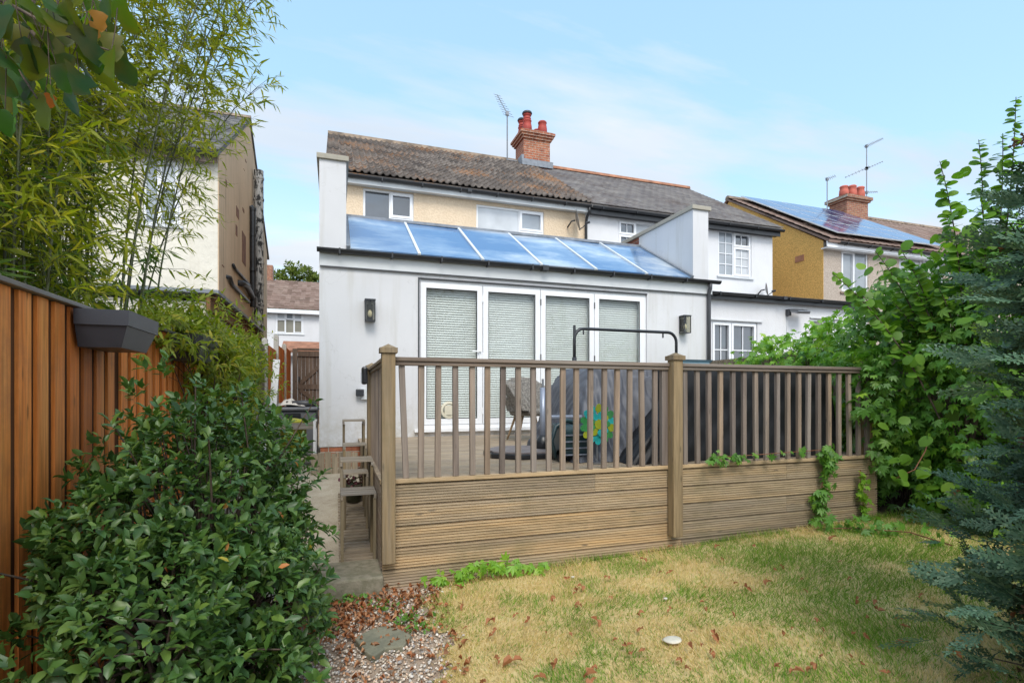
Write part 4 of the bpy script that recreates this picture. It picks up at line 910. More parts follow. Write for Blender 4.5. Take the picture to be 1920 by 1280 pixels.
def aerial(name, base, h, boom, n, tilt, label, extra=()):
    t = thing(name, base, label, 'aerial'); b = Vector(base); top = b + Vector((0, 0, h))
    MB().tube([b, top], .022, 6).build('mast', MT['alu'], t)
    for (off, vec, n_, el) in [(0, boom, n, .16)] + list(extra):
        o = top - Vector((0, 0, off)); v = Vector(vec); d = v.normalized()
        m = MB().bar(o - v * .12, o + v * .88, .022, .022)
        sd = d.cross(Vector((0, 0, 1))).normalized() if tilt is None else Vector(tilt)
        for k in range(n_):
            c_ = o - v * .10 + v * .96 * k / max(1, n_ - 1); l_ = el * (1.25 - .5 * k / n_)
            m.bar(c_ - sd * l_, c_ + sd * l_, .010, .010)
        m.box(o.x - .05, o.x + .05, o.y - .04, o.y + .04, o.z - .06, o.z + .05)
        m.build('antenna', MT['alu'], t)
    MB().bar(b + Vector((0, 0, .1)), b + Vector((.35, 0, .1)), .03, .03).build('bracket', MT['alu'], t)
    return t
b = px(951, 300, Y=16.2); tp = px(951, 213, Y=16.2)
aerial('tv_aerial', (b[0], 16.2, 8.95), tp[2] - 8.95, (-.30, .3, .80), 9, (1, .2, 0), 'slim television aerial pointing up beside the brick chimney of the cream house')
b = px(1551, 385, Y=16.3); tp = px(1551, 336, Y=16.3)
aerial('tv_aerial', (b[0], 16.3, 8.9), tp[2] - 8.9, (.75, .2, .33), 6, (0, .3, .5), 'short television aerial left of the far chimney')
b = px(1625, 400, Y=16.5); tp = px(1625, 274, Y=16.5)
aerial('tv_aerial', (b[0], 16.5, 8.8), tp[2] - 8.8, (1.25, .1, .62), 16, (0, .2, .4), 'tall mast with three stacked aerials right of the far chimney', ((.95, (-1.3, .1, -.6), 8, .14), (.97, (1.1, 0, .5), 8, .10), (2.0, (1.0, .2, .22), 7, .14)))

# ================================================================== DECK
DZ, DY0, DX0_, DX1_ = 0.77, 3.90, 0.33, 5.30
dk = thing('raised_deck', (0.33, 3.9, 0.0), 'raised weathered timber deck with slatted railing and ribbed skirt below the folding doors', 'deck')
mb = MB(); y = DY0 + .03
while y < EY - .02:
    y1 = min(y + .139, EY - .003); mb.box(DX0_ - .02, DX1_, y, y1, DZ - .028, DZ); y += .144
mb.build('deck_boards', MT['deckwood'], dk)
# front skirt: ribbed boards
seams = [.742, .587, .432, .276, .120, -.036, -.15]
def ribbed(mb, x0, x1, z0, z1, y, ax='x', rib=.0205):
    """grooved face as a real profile"""
    n = int((z1 - z0) / rib); st = (z1 - z0) / n; prof = []
    for i in range(n):
        a = z0 + i * st; prof += [(0, a), (0, a + st * .58), (.009, a + st * .64), (.009, a + st * .94)]
    prof.append((0, z1)); m = len(prof)
    if ax == 'x': vs = [(xx, y + o, z) for xx in (x0, x1) for o, z in prof]
    else: vs = [(y + o, xx, z) for xx in (x0, x1) for o, z in prof]
    back = [(x0, y + .026, z0), (x0, y + .026, z1), (x1, y + .026, z0), (x1, y + .026, z1)] if ax == 'x' else [(y + .026, x0, z0), (y + .026, x0, z1), (y + .026, x1, z0), (y + .026, x1, z1)]
    b = 2 * m
    fs = [(i, i + m, i + m + 1, i + 1) for i in range(m - 1)] + [(b, b + 1, b + 3, b + 2), (m - 1, 2 * m - 1, b + 3, b + 1), (0, b, b + 2, m), tuple(list(range(m)) + [b + 1, b]), tuple(list(range(m, 2 * m)) + [b + 3, b + 2])]
    mb.add(vs + back, fs)
joints = [2.05, 1.2, 2.795, 2.4, 2.9, 3.4]
for i in range(6):
    z1, z0 = seams[i] - .004, seams[i + 1] + .004
    xs = [DX0_ - .005, joints[i], 4.1 + .3 * (i % 2), DX1_]
    if i in (1, 3): xs = [DX0_ - .005, 2.80, DX1_]
    for a, b in zip(xs[:-1], xs[1:]):
        m_ = MB(); ribbed(m_, a + .0015, b - .0015, z0, z1, DY0); m_.build('skirt_board', MT['fasciawood'], dk)
MB().box(DX0_ - .02, DX1_, DY0 - .014, DY0 + .029, .746, .779).build('edge_board', MT['fasciawood'], dk, bevel=.004)
for a, b in ((3.93, 5.72),):
    for i in range(5):
        m_ = MB(); ribbed(m_, a, b, seams[i + 1] + .004, seams[i] - .004, DX0_ - .014, 'y'); m_.build('skirt_board', MT['siderail'], dk)
MB().box(DX0_ + .012, DX1_ - .02, 5.722, EY - .01, .0, .74).build('deck_frame', MT['fasciawood'], dk)
# posts
def post(x, y, zb, zt, w_=.095):
    p_ = MB().box(x - w_ / 2, x + w_ / 2, y - w_ / 2, y + w_ / 2, zb, zt).build('post', MT['postwood'], dk, bevel=.006)
    c = MB().box(x - w_ / 2 - .014, x + w_ / 2 + .014, y - w_ / 2 - .014, y + w_ / 2 + .014, zt + .001, zt + .038)
    b = len(c.v); h = w_ / 2 + .006
    c.add([(x - h, y - h, zt + .0385), (x + h, y - h, zt + .0385), (x + h, y + h, zt + .0385), (x - h, y + h, zt + .0385), (x, y, zt + .068)], [(0, 1, 4), (1, 2, 4), (2, 3, 4), (3, 0, 4)])
    c.build('post_cap', MT['postwood'], p_)
PY = DY0 - .052
post(.362, PY, .19, 1.695); post(2.80, PY, .17, 1.695); post(5.22, PY + .1, .2, 1.695)
post(.362, 5.62, .25, 1.66)
MB().box(2.695, 2.76, DY0 - .012, DY0 + .035, .78, 1.62).build('post', MT['spindle'], dk, bevel=.004)
# hand rails
MB().box(.41, 2.752, DY0 - .030, DY0 + .035, 1.612, 1.642).box(.41, 2.752, DY0 - .045, DY0 + .05, 1.6425, 1.672).build('handrail', MT['railwood'], dk, bevel=.006)
MB().box(2.849, 5.25, DY0 - .030, DY0 + .035, 1.612, 1.642).box(2.849, 5.27, DY0 - .045, DY0 + .05, 1.6425, 1.672).build('handrail', MT['railwood'], dk, bevel=.006)
MB().box(.335, .395, PY + .05, 5.572, 1.612, 1.642).box(.322, .408, PY + .05, 5.572, 1.6425, 1.672).build('handrail', MT['siderail'], dk, bevel=.006)
def spindle(a, b, w_=.043, mat='spindle'):
    MB().bar(a, b, w_, w_ * .75, up=(0, 1, 0)).build('baluster', MT[mat], dk, bevel=.004)
ys = DY0 + .006
spindle((px(753, 690, Y=ys)[0], ys, 1.611), (px(762, 880, Y=ys)[0], ys + .02, .779))
sp1 = [790, 822, 853.5, 885, 914, 943, 972, 1000, 1028, 1054.5, 1081, 1106.5, 1131, 1156, 1180.5, 1204, 1228]
for u in sp1:
    x = px(u, 780, Y=ys)[0]; j = rng.normal() * .004
    spindle((x + j, ys, 1.611), (x + rng.normal() * .005, ys, .7795))
x = px(1283, 760, Y=ys)[0]; x1 = px(1626, 760, Y=ys)[0]
for k in range(18):
    xx = x + (x1 - x) * k / 17 + rng.normal() * .004; spindle((xx, ys, 1.611), (xx + rng.normal() * .005, ys, .7795))
for k in range(12):
    yy = 4.02 + k * .132; MB().bar((.365, yy, 1.611), (.365, yy, .60), .043, .035, up=(0, 1, 0)).build('baluster', MT['spindle'], dk, bevel=.003)
# mailbox-like black lamp on the far rail post
p = px(695, 686, Y=5.45)
t = thing('rail_lamp', (.29, 5.5, 1.5), 'small black rounded solar lamp on the left side rail of the deck', 'lamp')
MB().box(.255, .312, 5.45, 5.60, 1.50, 1.68).build('housing', MT['black'], t, bevel=.02)
MB().box(.248, .2545, 5.47, 5.58, 1.52, 1.62).build('lens', MT['pane_grey'], t)

# ================================================================== LEFT SIDE: stands, walkway, step, fences
def slatted(mb, x0, x1, y0, y1, z, n, th=.014):
    w_ = (y1 - y0) / n
    for i in range(n): mb.box(x0, x1, y0 + i * w_ + w_ * .12, y0 + (i + 1) * w_ - w_ * .12, z - th, z)
def plant_stand(x0, x1, tiers, label):
    t = thing('plant_stand', ((x0 + x1) / 2, tiers[0][0], G(.2, tiers[0][0])), label, 'plant stand', 'slatted plant stands beside the deck')
    for (y0, y1, z, legs) in tiers:
        m = MB(); slatted(m, x0, x1, y0, y1, z, 4); m.build('shelf', MT['standwood'], t)
        for bx0 in (x0, x1 - .018): MB().box(bx0, bx0 + .018, y0, y1, z - .045, z - .0145).build('shelf_bearer', MT['standwood'], t)
        for lx in (x0 + .012, x1 - .012):
            for ly in legs: MB().box(lx - .011, lx + .011, ly - .014, ly + .014, G(.2, ly) + .0, z - .0455).build('leg', MT['standleg'], t)
plant_stand(.04, .305, [(4.20, 4.52, .635, (4.22,)), (4.53, 4.84, .85, (4.56, 4.80))], 'nearer slatted plant stand with two stepped shelves left of the deck post')
plant_stand(.075, .30, [(5.15, 5.42, .66, (5.17,)), (5.43, 5.70, .90, (5.45,)), (5.71, 5.98, 1.13, (5.74, 5.95))], 'farther slatted plant stand with three stepped shelves near the brick plinth')
mb = MB()
for k in range(26):
    y = 4.24 + k * .077; mb.box(.03, .30, y, y + .052, G(.2, y) + .06, G(.2, y) + .078)
mb.box(.05, .08, 4.24, 6.2, G(.2, 4.3) + .02, G(.2, 4.3) + .058).box(.25, .28, 4.24, 6.2, G(.2, 4.3) + .02, G(.2, 4.3) + .058)
tag(mb.build('duckboard', MT['standwood']), 'low slatted timber duckboard on the ground under the plant stands', 'duckboard')
m_ = MB().box(-.16, .325, 3.78, 4.22, -.12, .118)
tag(m_.build('concrete_step', MT['mossy'], bevel=.015), 'rough concrete step at the foot of the left deck post', 'step')
t = thing('flower_pot', (.19, 5.95, G(.2, 5.9)), 'small dark round pot with purple leaves under the plant stands', 'plant pot')
zb = G(.2, 5.9) + .08
MB().lathe([(.075, 0), (.10, .17), (.108, .18), (.10, .19), (.085, .17)], (.19, 5.9, zb), 18).build('pot', plain('mossy_pot', (.07, .075, .04), .7), t, smooth=True)
n = 90; pos = np.array([.19, 5.9, zb + .2]) + rng.normal(size=(n, 3)) * np.array([.06, .06, .04])
V, Fc = scatter(leaf_proto(.3), pos, rdir(n) + UP * .5, rdir(n) + UP, .05); npmesh('leaves', V, Fc, leaf_mat('purple_leaf', ((.10, .03, .05), (.20, .06, .09), (.06, .09, .03)), .5, .2), t)
mb = MB()
for k in range(7): mb.box(-.30 + k * .085, -.30 + k * .085 + .08, 7.35, 7.38, .25, .615 + .01 * (k % 3))
tag(mb.build('retaining_boards', MT['retain']), 'short upright timber boards in front of the red brick plinth', 'boards')

# fences on the left boundary
FEN = None
def fence(loc, label): 
    global FEN; FEN = thing('timber_fence', loc, label, 'fence', 'garden fences')
def fpart(name, parent): 
    o = bpy.data.objects.new(name, None); COL.objects.link(o); o.parent = parent; o.empty_display_size = .2; ORG[o] = ORG[parent]; return o
def fpanel(name, y0, y1, X, zb, zt, mat, cap=True, pitch=.142, face=.090, proud=.014):
    t = FEN
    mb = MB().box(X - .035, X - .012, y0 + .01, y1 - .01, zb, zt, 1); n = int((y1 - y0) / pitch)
    st = (y1 - y0 - .01) / n
    for k in range(n):
        a = y0 + .01 + k * st + rng.normal() * .002; mb.box(X - .0115, X - .0115 + proud, a, a + face * st / pitch, zb - .0, zt - .002)
    pn = mb.build('panel', [MT[mat], MT['fence_shade_back' if mat == 'fence_orange' else mat]], t)
    if cap: MB().box(X - .05, X + .03, y0, y1, zt + .001, zt + .022).build('capping_rail', MT['capwood'], pn, bevel=.004)
    return pn
def cpost(y, X, zb, zt, mat='concpost'):
    m = MB().box(X - .055, X + .04, y - .045, y + .045, zb, zt)
    m.add([(X - .055, y - .045, zt + .001), (X + .04, y - .045, zt + .001), (X + .04, y + .045, zt + .001), (X - .055, y + .045, zt + .001), (X - .008, y, zt + .03)], [(0, 1, 4), (1, 2, 4), (2, 3, 4), (3, 0, 4)])
    return m.build('fence_post', MT[mat], FEN)
LX = -1.2
fence((LX, 1.0, 0), 'orange-brown vertical board fence on the left with black planters hung on it')
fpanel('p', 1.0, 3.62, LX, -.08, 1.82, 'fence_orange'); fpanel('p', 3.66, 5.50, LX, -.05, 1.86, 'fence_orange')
fence((LX, 5.56, .2), 'weathered grey fence between the climber and the orange passage fence')
fpanel('p', 5.56, 7.30, LX, .1, 1.98, 'fence_grey')
fpanel('p', 7.38, 9.05, LX, .3, 2.12, 'fence_grey', cap=False, pitch=.10, face=.092, proud=.010)
fpanel('p', 9.12, 10.35, LX, .3, 2.28, 'fence_grey', cap=False, pitch=.10, face=.092, proud=.010)
cpost(7.34, LX, .2, 2.14, 'fascia'); cpost(9.085, LX, .3, 2.2); cpost(10.43, LX, .3, 2.40)
fence((LX, 10.5, .35), 'orange-brown fence of three stepped panels along the side passage')
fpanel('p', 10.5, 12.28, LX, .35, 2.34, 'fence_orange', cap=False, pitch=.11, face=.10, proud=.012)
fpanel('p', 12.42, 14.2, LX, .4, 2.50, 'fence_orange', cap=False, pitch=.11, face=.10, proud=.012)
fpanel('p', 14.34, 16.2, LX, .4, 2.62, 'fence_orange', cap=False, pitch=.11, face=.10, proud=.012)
cpost(12.35, LX, .4, 2.66); cpost(14.27, LX, .4, 2.64)
# gate
gt = thing('garden_gate', (-.7, 16.6, .5), 'brown ledged and braced timber gate at the end of the side passage', 'gate')
mb = MB()
for k in range(9): mb.box(-1.04 + k * .105, -1.04 + k * .105 + .10, 16.6, 16.622, .5, 2.66)
mb.build('boards', MT['gatewood'], gt)
for z in (.75, 1.55, 2.52): MB().box(-1.04, -.10, 16.565, 16.599, z, z + .15).build('ledge', MT['gatewood'], gt)
MB().bar((-.98, 16.583, 1.72), (-.16, 16.583, 2.50), .03, .11, up=(0, 0, 1)).build('brace', MT['gatewood'], gt)
MB().bar((-.16, 16.583, .92), (-.98, 16.583, 1.53), .03, .11, up=(0, 0, 1)).build('brace', MT['gatewood'], gt)
MB().box(-1.18, -1.05, 16.55, 16.65, .5, 2.74).box(-1.05, -.10, 16.55, 16.65, 2.70, 2.76).build('gate_frame', MT['gatewood'], gt)
MB().box(-1.02, -.98, 16.54, 16.564, 1.78, 1.92).build('latch', MT['black'], gt)
# things in the passage
t = thing('storage_box', (-.72, 9.9, G(-.7, 9.9)), 'dark grey plastic storage box with rolled cushion on its lid beside the gate passage', 'storage box')
z0 = G(-.7, 9.9)
MB().box(-1.08, -.30, 9.5, 10.3, z0, 1.12).build('box', MT['greyplastic'], t, bevel=.02)
MB().box(-1.11, -.27, 9.46, 10.34, 1.121, 1.18).build('lid', MT['greyplastic'], t, bevel=.02)
MB().box(-.80, -.55, 9.47, 9.499, 1.02, 1.08).build('handle', MT['black'], t)
tag(MB().tube([(-.80, 9.85, 1.235), (-.5, 9.83, 1.24), (-.32, 9.8, 1.235)], [.05, .06, .05], 10).build('rolled_cushion', MT['greypipe'], smooth=True), 'rolled grey cushion lying on the storage box lid', 'cushion')
FV = [(-.98 + .5 * i / 15, 9.72 + .45 * j / 15, 1.19 + .13 * math.exp(-((i - 7) / 5) ** 2 - ((j - 7) / 6) ** 2) + .025 * math.sin(i * 1.9 + j) * math.sin(j * 1.3)) for i in range(16) for j in range(16)]
o = npmesh('white_fleece', FV, [(i * 16 + j, (i + 1) * 16 + j, (i + 1) * 16 + j + 1, i * 16 + j + 1) for i in range(15) for j in range(15)], plain('fleece', (.6, .57, .52), .9, bmp=.6, bscale=40), None, (-.72, 9.95, 1.19), smooth=True)
tag(o, 'crumpled pale fleece heaped on the storage box lid', 'fleece')
tag(MB().bar((-.99, 9.6, 1.19), (-.96, 9.9, 2.0), .11, .03, up=(0, -1, 0)).build('white_plank', MT['fascia'], bevel=.004), 'white plank standing upright on the storage box', 'plank')
t = thing('trolley_planter', (-.6, 8.3, G(-.6, 8.3)), 'pale timber frame trolley holding a yellow-green tub in the passage', 'trolley')
z0 = G(-.6, 8.3); m = MB()
MB().box(-.95, -.26, 8.05, 8.08, .90, .99).box(-.95, -.26, 8.5, 8.53, .90, .99).build('top_rail', MT['standwood'], t)
for x in (-.93, -.28):
    for y in (8.04, 8.54): MB().box(x - .018, x + .018, y - .018, y + .018, z0, 1.02).build('leg', MT['upvc'], t)
MB().box(-.92, -.29, 8.05, 8.5, .55, .58).build('shelf', MT['standwood'], t)
tag(MB().lathe([(.16, 0), (.19, .4), (.21, .42), (.20, .44), (.02, .47)], (-.58, 8.28, .581), 20).build('tub', MT['yellow'], smooth=True), 'yellow-green lidded tub in the trolley', 'tub')
# planters on the fence
def trough(y0, y1, zt, h, label, tilt=0, x0=LX + .022, dx=.225):
    t = thing('hanging_planter', (x0, (y0 + y1) / 2, zt - h), label, 'planter', 'black planters hung on the fence')
    def frus(ya, yb, xa, xb, za, zb, ins, mb):
        vs = [(xa, ya + ins, za), (xb - ins, ya + ins, za), (xb - ins, yb - ins, za), (xa, yb - ins, za), (xa, ya, zb), (xb, ya, zb), (xb, yb, zb), (xa, yb, zb)]
        mb.add(vs, [(0, 3, 2, 1), (0, 1, 5, 4), (1, 2, 6, 5), (2, 3, 7, 6), (3, 0, 4, 7)])
        iv = [(xa + .006, ya + ins + .006, za + .01), (xb - ins - .006, ya + ins + .006, za + .01), (xb - ins - .006, yb - ins - .006, za + .01), (xa + .006, yb - ins - .006, za + .01), (xa + .006, ya + .006, zb), (xb - .006, ya + .006, zb), (xb - .006, yb - .006, zb), (xa + .006, yb - .006, zb)]
        b = len(mb.v); mb.add(iv, [(0, 1, 2, 3), (0, 4, 5, 1), (1, 5, 6, 2), (2, 6, 7, 3), (3, 7, 4, 0)])
        mb.f += [tuple(b - 8 + 4 + i for i in (0, 1)) + (b + 5, b + 4), (b - 3, b - 2, b + 6, b + 5), (b - 2, b - 1, b + 7, b + 6), (b - 1, b - 4, b + 4, b + 7)]; mb.mi += [0] * 4
        return mb
    frus(y0, y1, x0, x0 + dx - .012, zt - h, zt - .075, .035, MB()).build('trough', MT['planter'], t)
    frus(y0 - .012, y1 + .012, x0, x0 + dx, zt - .0745, zt, .004, MB()).build('rim', MT['planter'], t)
    MB().box(x0 + .01, x0 + dx - .02, y0 + .01, y1 - .01, zt - .05, zt - .035).build('soil', MT['soil'], t)
trough(3.03, 3.46, 1.81, .180, 'nearer black rectangular planter hung on the orange fence')
trough(4.55, 5.1, 1.86, .20, 'farther black planter half hidden by the climber on the fence')
# black plastic sheet at the fence foot
nn = 26; V = []; 
for i in range(nn):
    for j in range(12):
        y = 1.9 + i * .03; s_ = j / 11; V.append((-1.15 + .42 * s_ + .03 * math.sin(i * .9 + j), y, G(-1, y) + .16 * (1 - s_) ** 2 + .03 + .02 * math.sin(i * .7) * math.cos(j * .9)))
Fq = [(i * 12 + j, i * 12 + j + 1, (i + 1) * 12 + j + 1, (i + 1) * 12 + j) for i in range(nn - 1) for j in range(11)]
o = npmesh('plastic_sheet', V, Fq, MT['cover'], smooth=True); so_ = o.modifiers.new('thick', 'SOLIDIFY'); so_.thickness = .006
tag(o, 'crumpled black plastic sheet on the ground at the foot of the orange fence', 'plastic sheet')

# right boundary fence (behind the creeper)
RX = 6.36
fence((RX, .3, 0), 'grey timber fence on the right boundary, buried under the creeper')
for a, b in ((.3, 2.1), (2.15, 3.95), (4.0, 5.8), (5.85, 7.75)):
    mb = MB().box(RX, RX + .02, a, b, .1, 2.0)
    for j in range(14): mb.box(RX - .012, RX - .001, a + .01 + j * .128, a + .01 + j * .128 + .11, .1, 1.99)
    mb.build('panel', MT['fence_grey'], FEN)

# ================================================================== ON THE DECK
def cloth_box(name, x0, x1, y0, y1, z0, z1, amp, seed, mat, label, shape=None, n=60, cat='cover'):
    """draped cover: subdivided box, rounded shoulders, folds"""
    r = np.random.default_rng(seed); V = []; Fq = []; idx = {}
    us = np.linspace(0, 1, n)
    def pt(a, b, c):
        x = x0 + (x1 - x0) * a; y = y0 + (y1 - y0) * b; z = z0 + (z1 - z0) * c
        fl = (1 - c) * .06
        x += (a - .5) * 2 * fl * (x1 - x0) * .5; y += (b - .5) * 2 * fl
        s_ = math.sin(a * 19 + seed + c * 2) * .5 + math.sin(b * 15 + a * 7 + seed * 2) * .4 + abs(math.sin(a * 31 + b * 23 + c * 5)) * .6 + math.sin(a * 57 - c * 19) * .18
        out = (a - .5, b - .5); k = amp * s_ * (1 - c * .55)
        x += out[0] * 2 * k; y += out[1] * 2 * k; z += amp * .5 * math.sin(a * 9 + b * 13 + seed) * (c > .9)
        if shape: x, y, z = shape(a, b, c, x, y, z)
        return (x, y, z)
    def face(f):
        b0 = len(V)
        for u in us:
            for v in us: V.append(pt(*f(u, v)))
        for i in range(n - 1):
            for j in range(n - 1): Fq.append((b0 + i * n + j, b0 + (i + 1) * n + j, b0 + (i + 1) * n + j + 1, b0 + i * n + j + 1))
    face(lambda u, v: (u, 0, v)); face(lambda u, v: (1, u, v)); face(lambda u, v: (1 - u, 1, v)); face(lambda u, v: (0, 1 - u, v)); face(lambda u, v: (u, v, 1))
    bm = [tuple(round(q, 5) for q in p) for p in V]
    o = npmesh(name, V, Fq, MT[mat], None, ((x0 + x1) / 2, (y0 + y1) / 2, z0), smooth=True)
    wd = o.modifiers.new('weld', 'WELD'); wd.merge_threshold = .0008
    return tag(o, label, cat)
def sh1(a, b, c, x, y, z):      # high at the right, falling in a round shoulder to the left
    top = DZ + .90 * (1 - max(0, (.42 - a)) ** 2 * 3.0)
    if c > 0: z = DZ + (z - DZ) * (top - DZ) / .90
    x += .16 * c * max(0, .5 - a) * 1.3; y += .30 * c * (1 - b) * (1 - a) + .12 * c * (1 - b)
    z += .035 * math.exp(-((a - .62 - .25 * b) / .035) ** 2) * c
    return x, y, z
cloth_box('furniture_cover', 2.14, 3.02, 4.40, 5.55, DZ + .004, DZ + .90, .055, 3, 'covergrey', 'dark grey draped cover over a rounded garden seat, behind the left half of the railing', sh1)
cloth_box('furniture_cover', 3.06, 4.95, 4.16, 5.45, DZ + .004, DZ + .885, .022, 8, 'cover', 'large black box-shaped furniture cover behind the right half of the railing')
def sh3(a, b, c, x, y, z): return x + .55 * c * (a < 2), y + .05 * c, z
cloth_box('folded_cover', 2.50, 2.78, 4.13, 4.34, DZ + .004, DZ + .62, .02, 5, 'cover', 'loose fold of dark tarpaulin leaning against the covers', sh3, 22)
# swing seat frame
t = thing('swing_frame', (3.5, 5.9, DZ), 'dark steel tube frame of a garden swing seat standing behind the covers', 'swing frame')
L = px(1077, 700, Y=5.9); R_ = px(1268, 700, Y=5.9); zt = px(1160, 619, Y=5.9)[2]
arc = lambda x, s_: [(x + s_ * .13 * (1 - math.cos(q)), 5.9, zt - .13 + .13 * math.sin(q)) for q in np.linspace(0, math.pi / 2, 7)]
MB().tube([(L[0], 5.9, zt - .45)] + arc(L[0], 1) + arc(R_[0], -1)[::-1] + [(R_[0], 5.9, zt - .45)], .02, 10).build('top_tube', MT['darkmetal'], t, smooth=True)
for s_, x in ((1, L[0]), (-1, R_[0])):
    MB().tube([(x, 5.9, zt - .36), (x, 5.9, 1.52)], .029, 10).tube([(x, 5.9, 1.55), (x - s_ * .10, 5.55, 1.25), (x - s_ * .12, 5.3, DZ + .02)], .022, 10).build('leg', MT['darkmetal'], t, smooth=True)
MB().tube([(L[0], 5.9, zt - .12), (L[0], 5.9, zt + .035)], .018, 8).build('spigot', MT['darkmetal'], t)
for u in (1094, 1243): xx = px(u, 620, Y=5.9)[0]; MB().box(xx - .006, xx + .006, 5.89, 5.91, zt - .075, zt - .018).build('hook', MT['darkmetal'], t)
# parasol base and pole
t = thing('parasol_base', (2.05, 5.1, DZ), 'cantilever parasol base with dark slabs and blue-grey upright pole', 'parasol base')
bx_, by_ = px(1018, 842, Z=DZ + .06)[:2]
MB().tube([(bx_, by_, DZ + .05), (bx_, by_, 1.47)], .032, 14).build('pole', MT['greymetal'], t, smooth=True)
MB().lathe([(.075, 0), (.075, .1), (.05, .14), (.04, .16)], (bx_, by_, DZ + .045), 16).build('collar', MT['black'], t, smooth=True)
MB().tube([(bx_, by_, 1.47), (bx_ - .002, by_, 1.56)], .012, 8).build('pin', MT['metal'], t)
oct_ = [(bx_ - .22 + .40 * math.cos(q) * 1.0, by_ + .04 + .40 * math.sin(q)) for q in np.arange(8) * math.pi / 4 + .39]
MB().prism_z(oct_, DZ + .003, DZ + .05).build('base_tray', MT['black'], t, bevel=.008)
MB().prism_z([(bx_ - .22 + (x - bx_ + .22) * .93, by_ + .04 + (y - by_ - .04) * .93) for x, y in oct_], DZ + .0505, DZ + .07).build('slab', MT['slab'], t, bevel=.004)
# rattan chair
t = thing('rattan_chair', (2.2, 6.7, DZ), 'weathered grey woven armchair on splayed pale wooden legs near the doors', 'chair')
def chp(u, v, y): return px(u, v, Y=y)
bl_, br_ = chp(984, 700, 7.0), chp(1062, 740, 6.7)
mb = MB(); N = 14; rows = []
cxc, cyc, zc = 2.52, 6.72, DZ + .40
vs = []; fs = []
for i in range(N + 1):      # wraparound shell: arms low at the front, back high
    a = math.radians(-35 + 250 * i / N); hh = .18 + .30 * max(0, math.sin(a)) ** 1.0
    for rr, z in ((.25, zc), (.27, zc + hh * .4), (.33, zc + hh), (.355, zc + hh + .005), (.30, zc + hh * .4), (.285, zc)):
        vs.append((cxc + rr * math.cos(a) * 1.08, cyc + rr * math.sin(a), z))
for i in range(N):
    for j in range(6): fs.append((i * 6 + j, i * 6 + (j + 1) % 6, (i + 1) * 6 + (j + 1) % 6, (i + 1) * 6 + j))
fs += [tuple(range(6)), tuple(range(N * 6 + 5, N * 6 - 1, -1))]
mb.add(vs, fs); mb.build('back_and_arms', MT['rattan'], t, smooth=False)
MB().lathe([(.24, 0), (.27, .03), (.27, .075), (.24, .09)], (cxc, cyc, zc - .06), 24).build('seat', MT['rattan'], t, smooth=True)
for sx, sy in ((-1, -1), (1, -1), (1, 1), (-1, 1)):
    MB().tube([(cxc + sx * .14, cyc + sy * .14, zc - .05), (cxc + sx * .24, cyc + sy * .22, DZ + .005)], [.02, .013], 8).build('leg', MT['palewood'], t, smooth=True)
tag(cloth_box('draped_blanket', 2.28, 2.42, 6.35, 6.6, DZ + .42, DZ + .78, .01, 4, 'rattan', 'grey woven cushion leaning upright on the chair', lambda a, b, c, x, y, z: (x - .22 * c, y, z), 12, 'cushion'))
# dark teal machine with hoop handle
mx_, my_ = px(1068, 870, Z=DZ)[:2]; my_ += .28; mx_ = .455 * my_ + .10 * 0 + .05
t = thing('garden_machine', (mx_, my_, DZ), 'dark teal rounded plastic garden machine with curved carry handle behind the balusters', 'machine')
prof = [(-.17, 0), (-.20, .05), (-.20, .24), (-.16, .30), (.16, .30), (.20, .24), (.20, .05), (.17, 0)]
MB().prism_x([(my_ + a, DZ + .05 + b) for a, b in prof], mx_ - .17, mx_ + .23).build('body', MT['teal'], t, bevel=.02)
MB().tube([(mx_ - .20, my_ - .12 + .0, DZ + .04), (mx_ - .24, my_ - .12, DZ + .2), (mx_ - .19, my_ - .11, DZ + .33), (mx_ - .08, my_ - .1, DZ + .385), (mx_ + .02, my_ - .1, DZ + .36)], .022, 8).build('handle', MT['teal'], t, smooth=True)
MB().box(mx_ - .2, mx_ + .12, my_ - .04, my_ + .06, DZ + .40, DZ + .43).build('grip', MT['greymetal'], t, bevel=.008)
for z in (.07, .13, .19, .25): MB().box(mx_ - .16, mx_ + .22, my_ - .218, my_ - .202, DZ + z, DZ + z + .012).build('rib', MT['greymetal'], t)
for s_ in (-.15, .2): MB().tube([(mx_ + s_ - .02, my_ - .13, DZ + .06), (mx_ + s_ + .02, my_ - .13, DZ + .06)], .058, 16).build('wheel', MT['black'], t)
# round glass flower ornament
oc = px(1121, 795, Y=4.23)
t = thing('flower_ornament', (oc[0], 4.23, DZ), 'round green and turquoise glass flower ornament on a stake behind the balusters', 'ornament')
for ring_, (r0, r1, nn, off) in enumerate(((.035, .105, 9, 0), (.085, .175, 14, .2))):
    for k in range(nn):
        a = 2 * math.pi * k / nn + off; ca, sa = math.cos(a), math.sin(a); w_ = .032 + .006 * ring_
        pts = [(r0, 0), ((r0 + r1) / 2, w_), (r1, w_ * .6), (r1 + .012, 0), (r1, -w_ * .6), ((r0 + r1) / 2, -w_)]
        P_ = [(oc[0] + x * ca - y * sa, 4.23 - .012 * (2 - ring_) - .004 * (k % 2), oc[2] + x * sa + y * ca) for x, y in pts]
        MB().add(P_ + [(x, y + .006, z) for x, y, z in P_], [tuple(range(6)), tuple(range(11, 5, -1))] + [(i, i + 6, (i + 1) % 6 + 6, (i + 1) % 6) for i in range(6)]).build('petal', MT[('orn_green', 'orn_teal', 'orn_yel', 'orn_green', 'orn_teal')[(k * 2 + ring_) % 5]], t)
MB().tube([(oc[0], 4.20, oc[2]), (oc[0], 4.222, oc[2])], .045, 18).build('flower_centre', MT['orn_yel'], t)
MB().tube([(oc[0], 4.245, oc[2] + .02), (oc[0], 4.245, DZ + .01)], .008, 6).build('stake', MT['metal'], t)
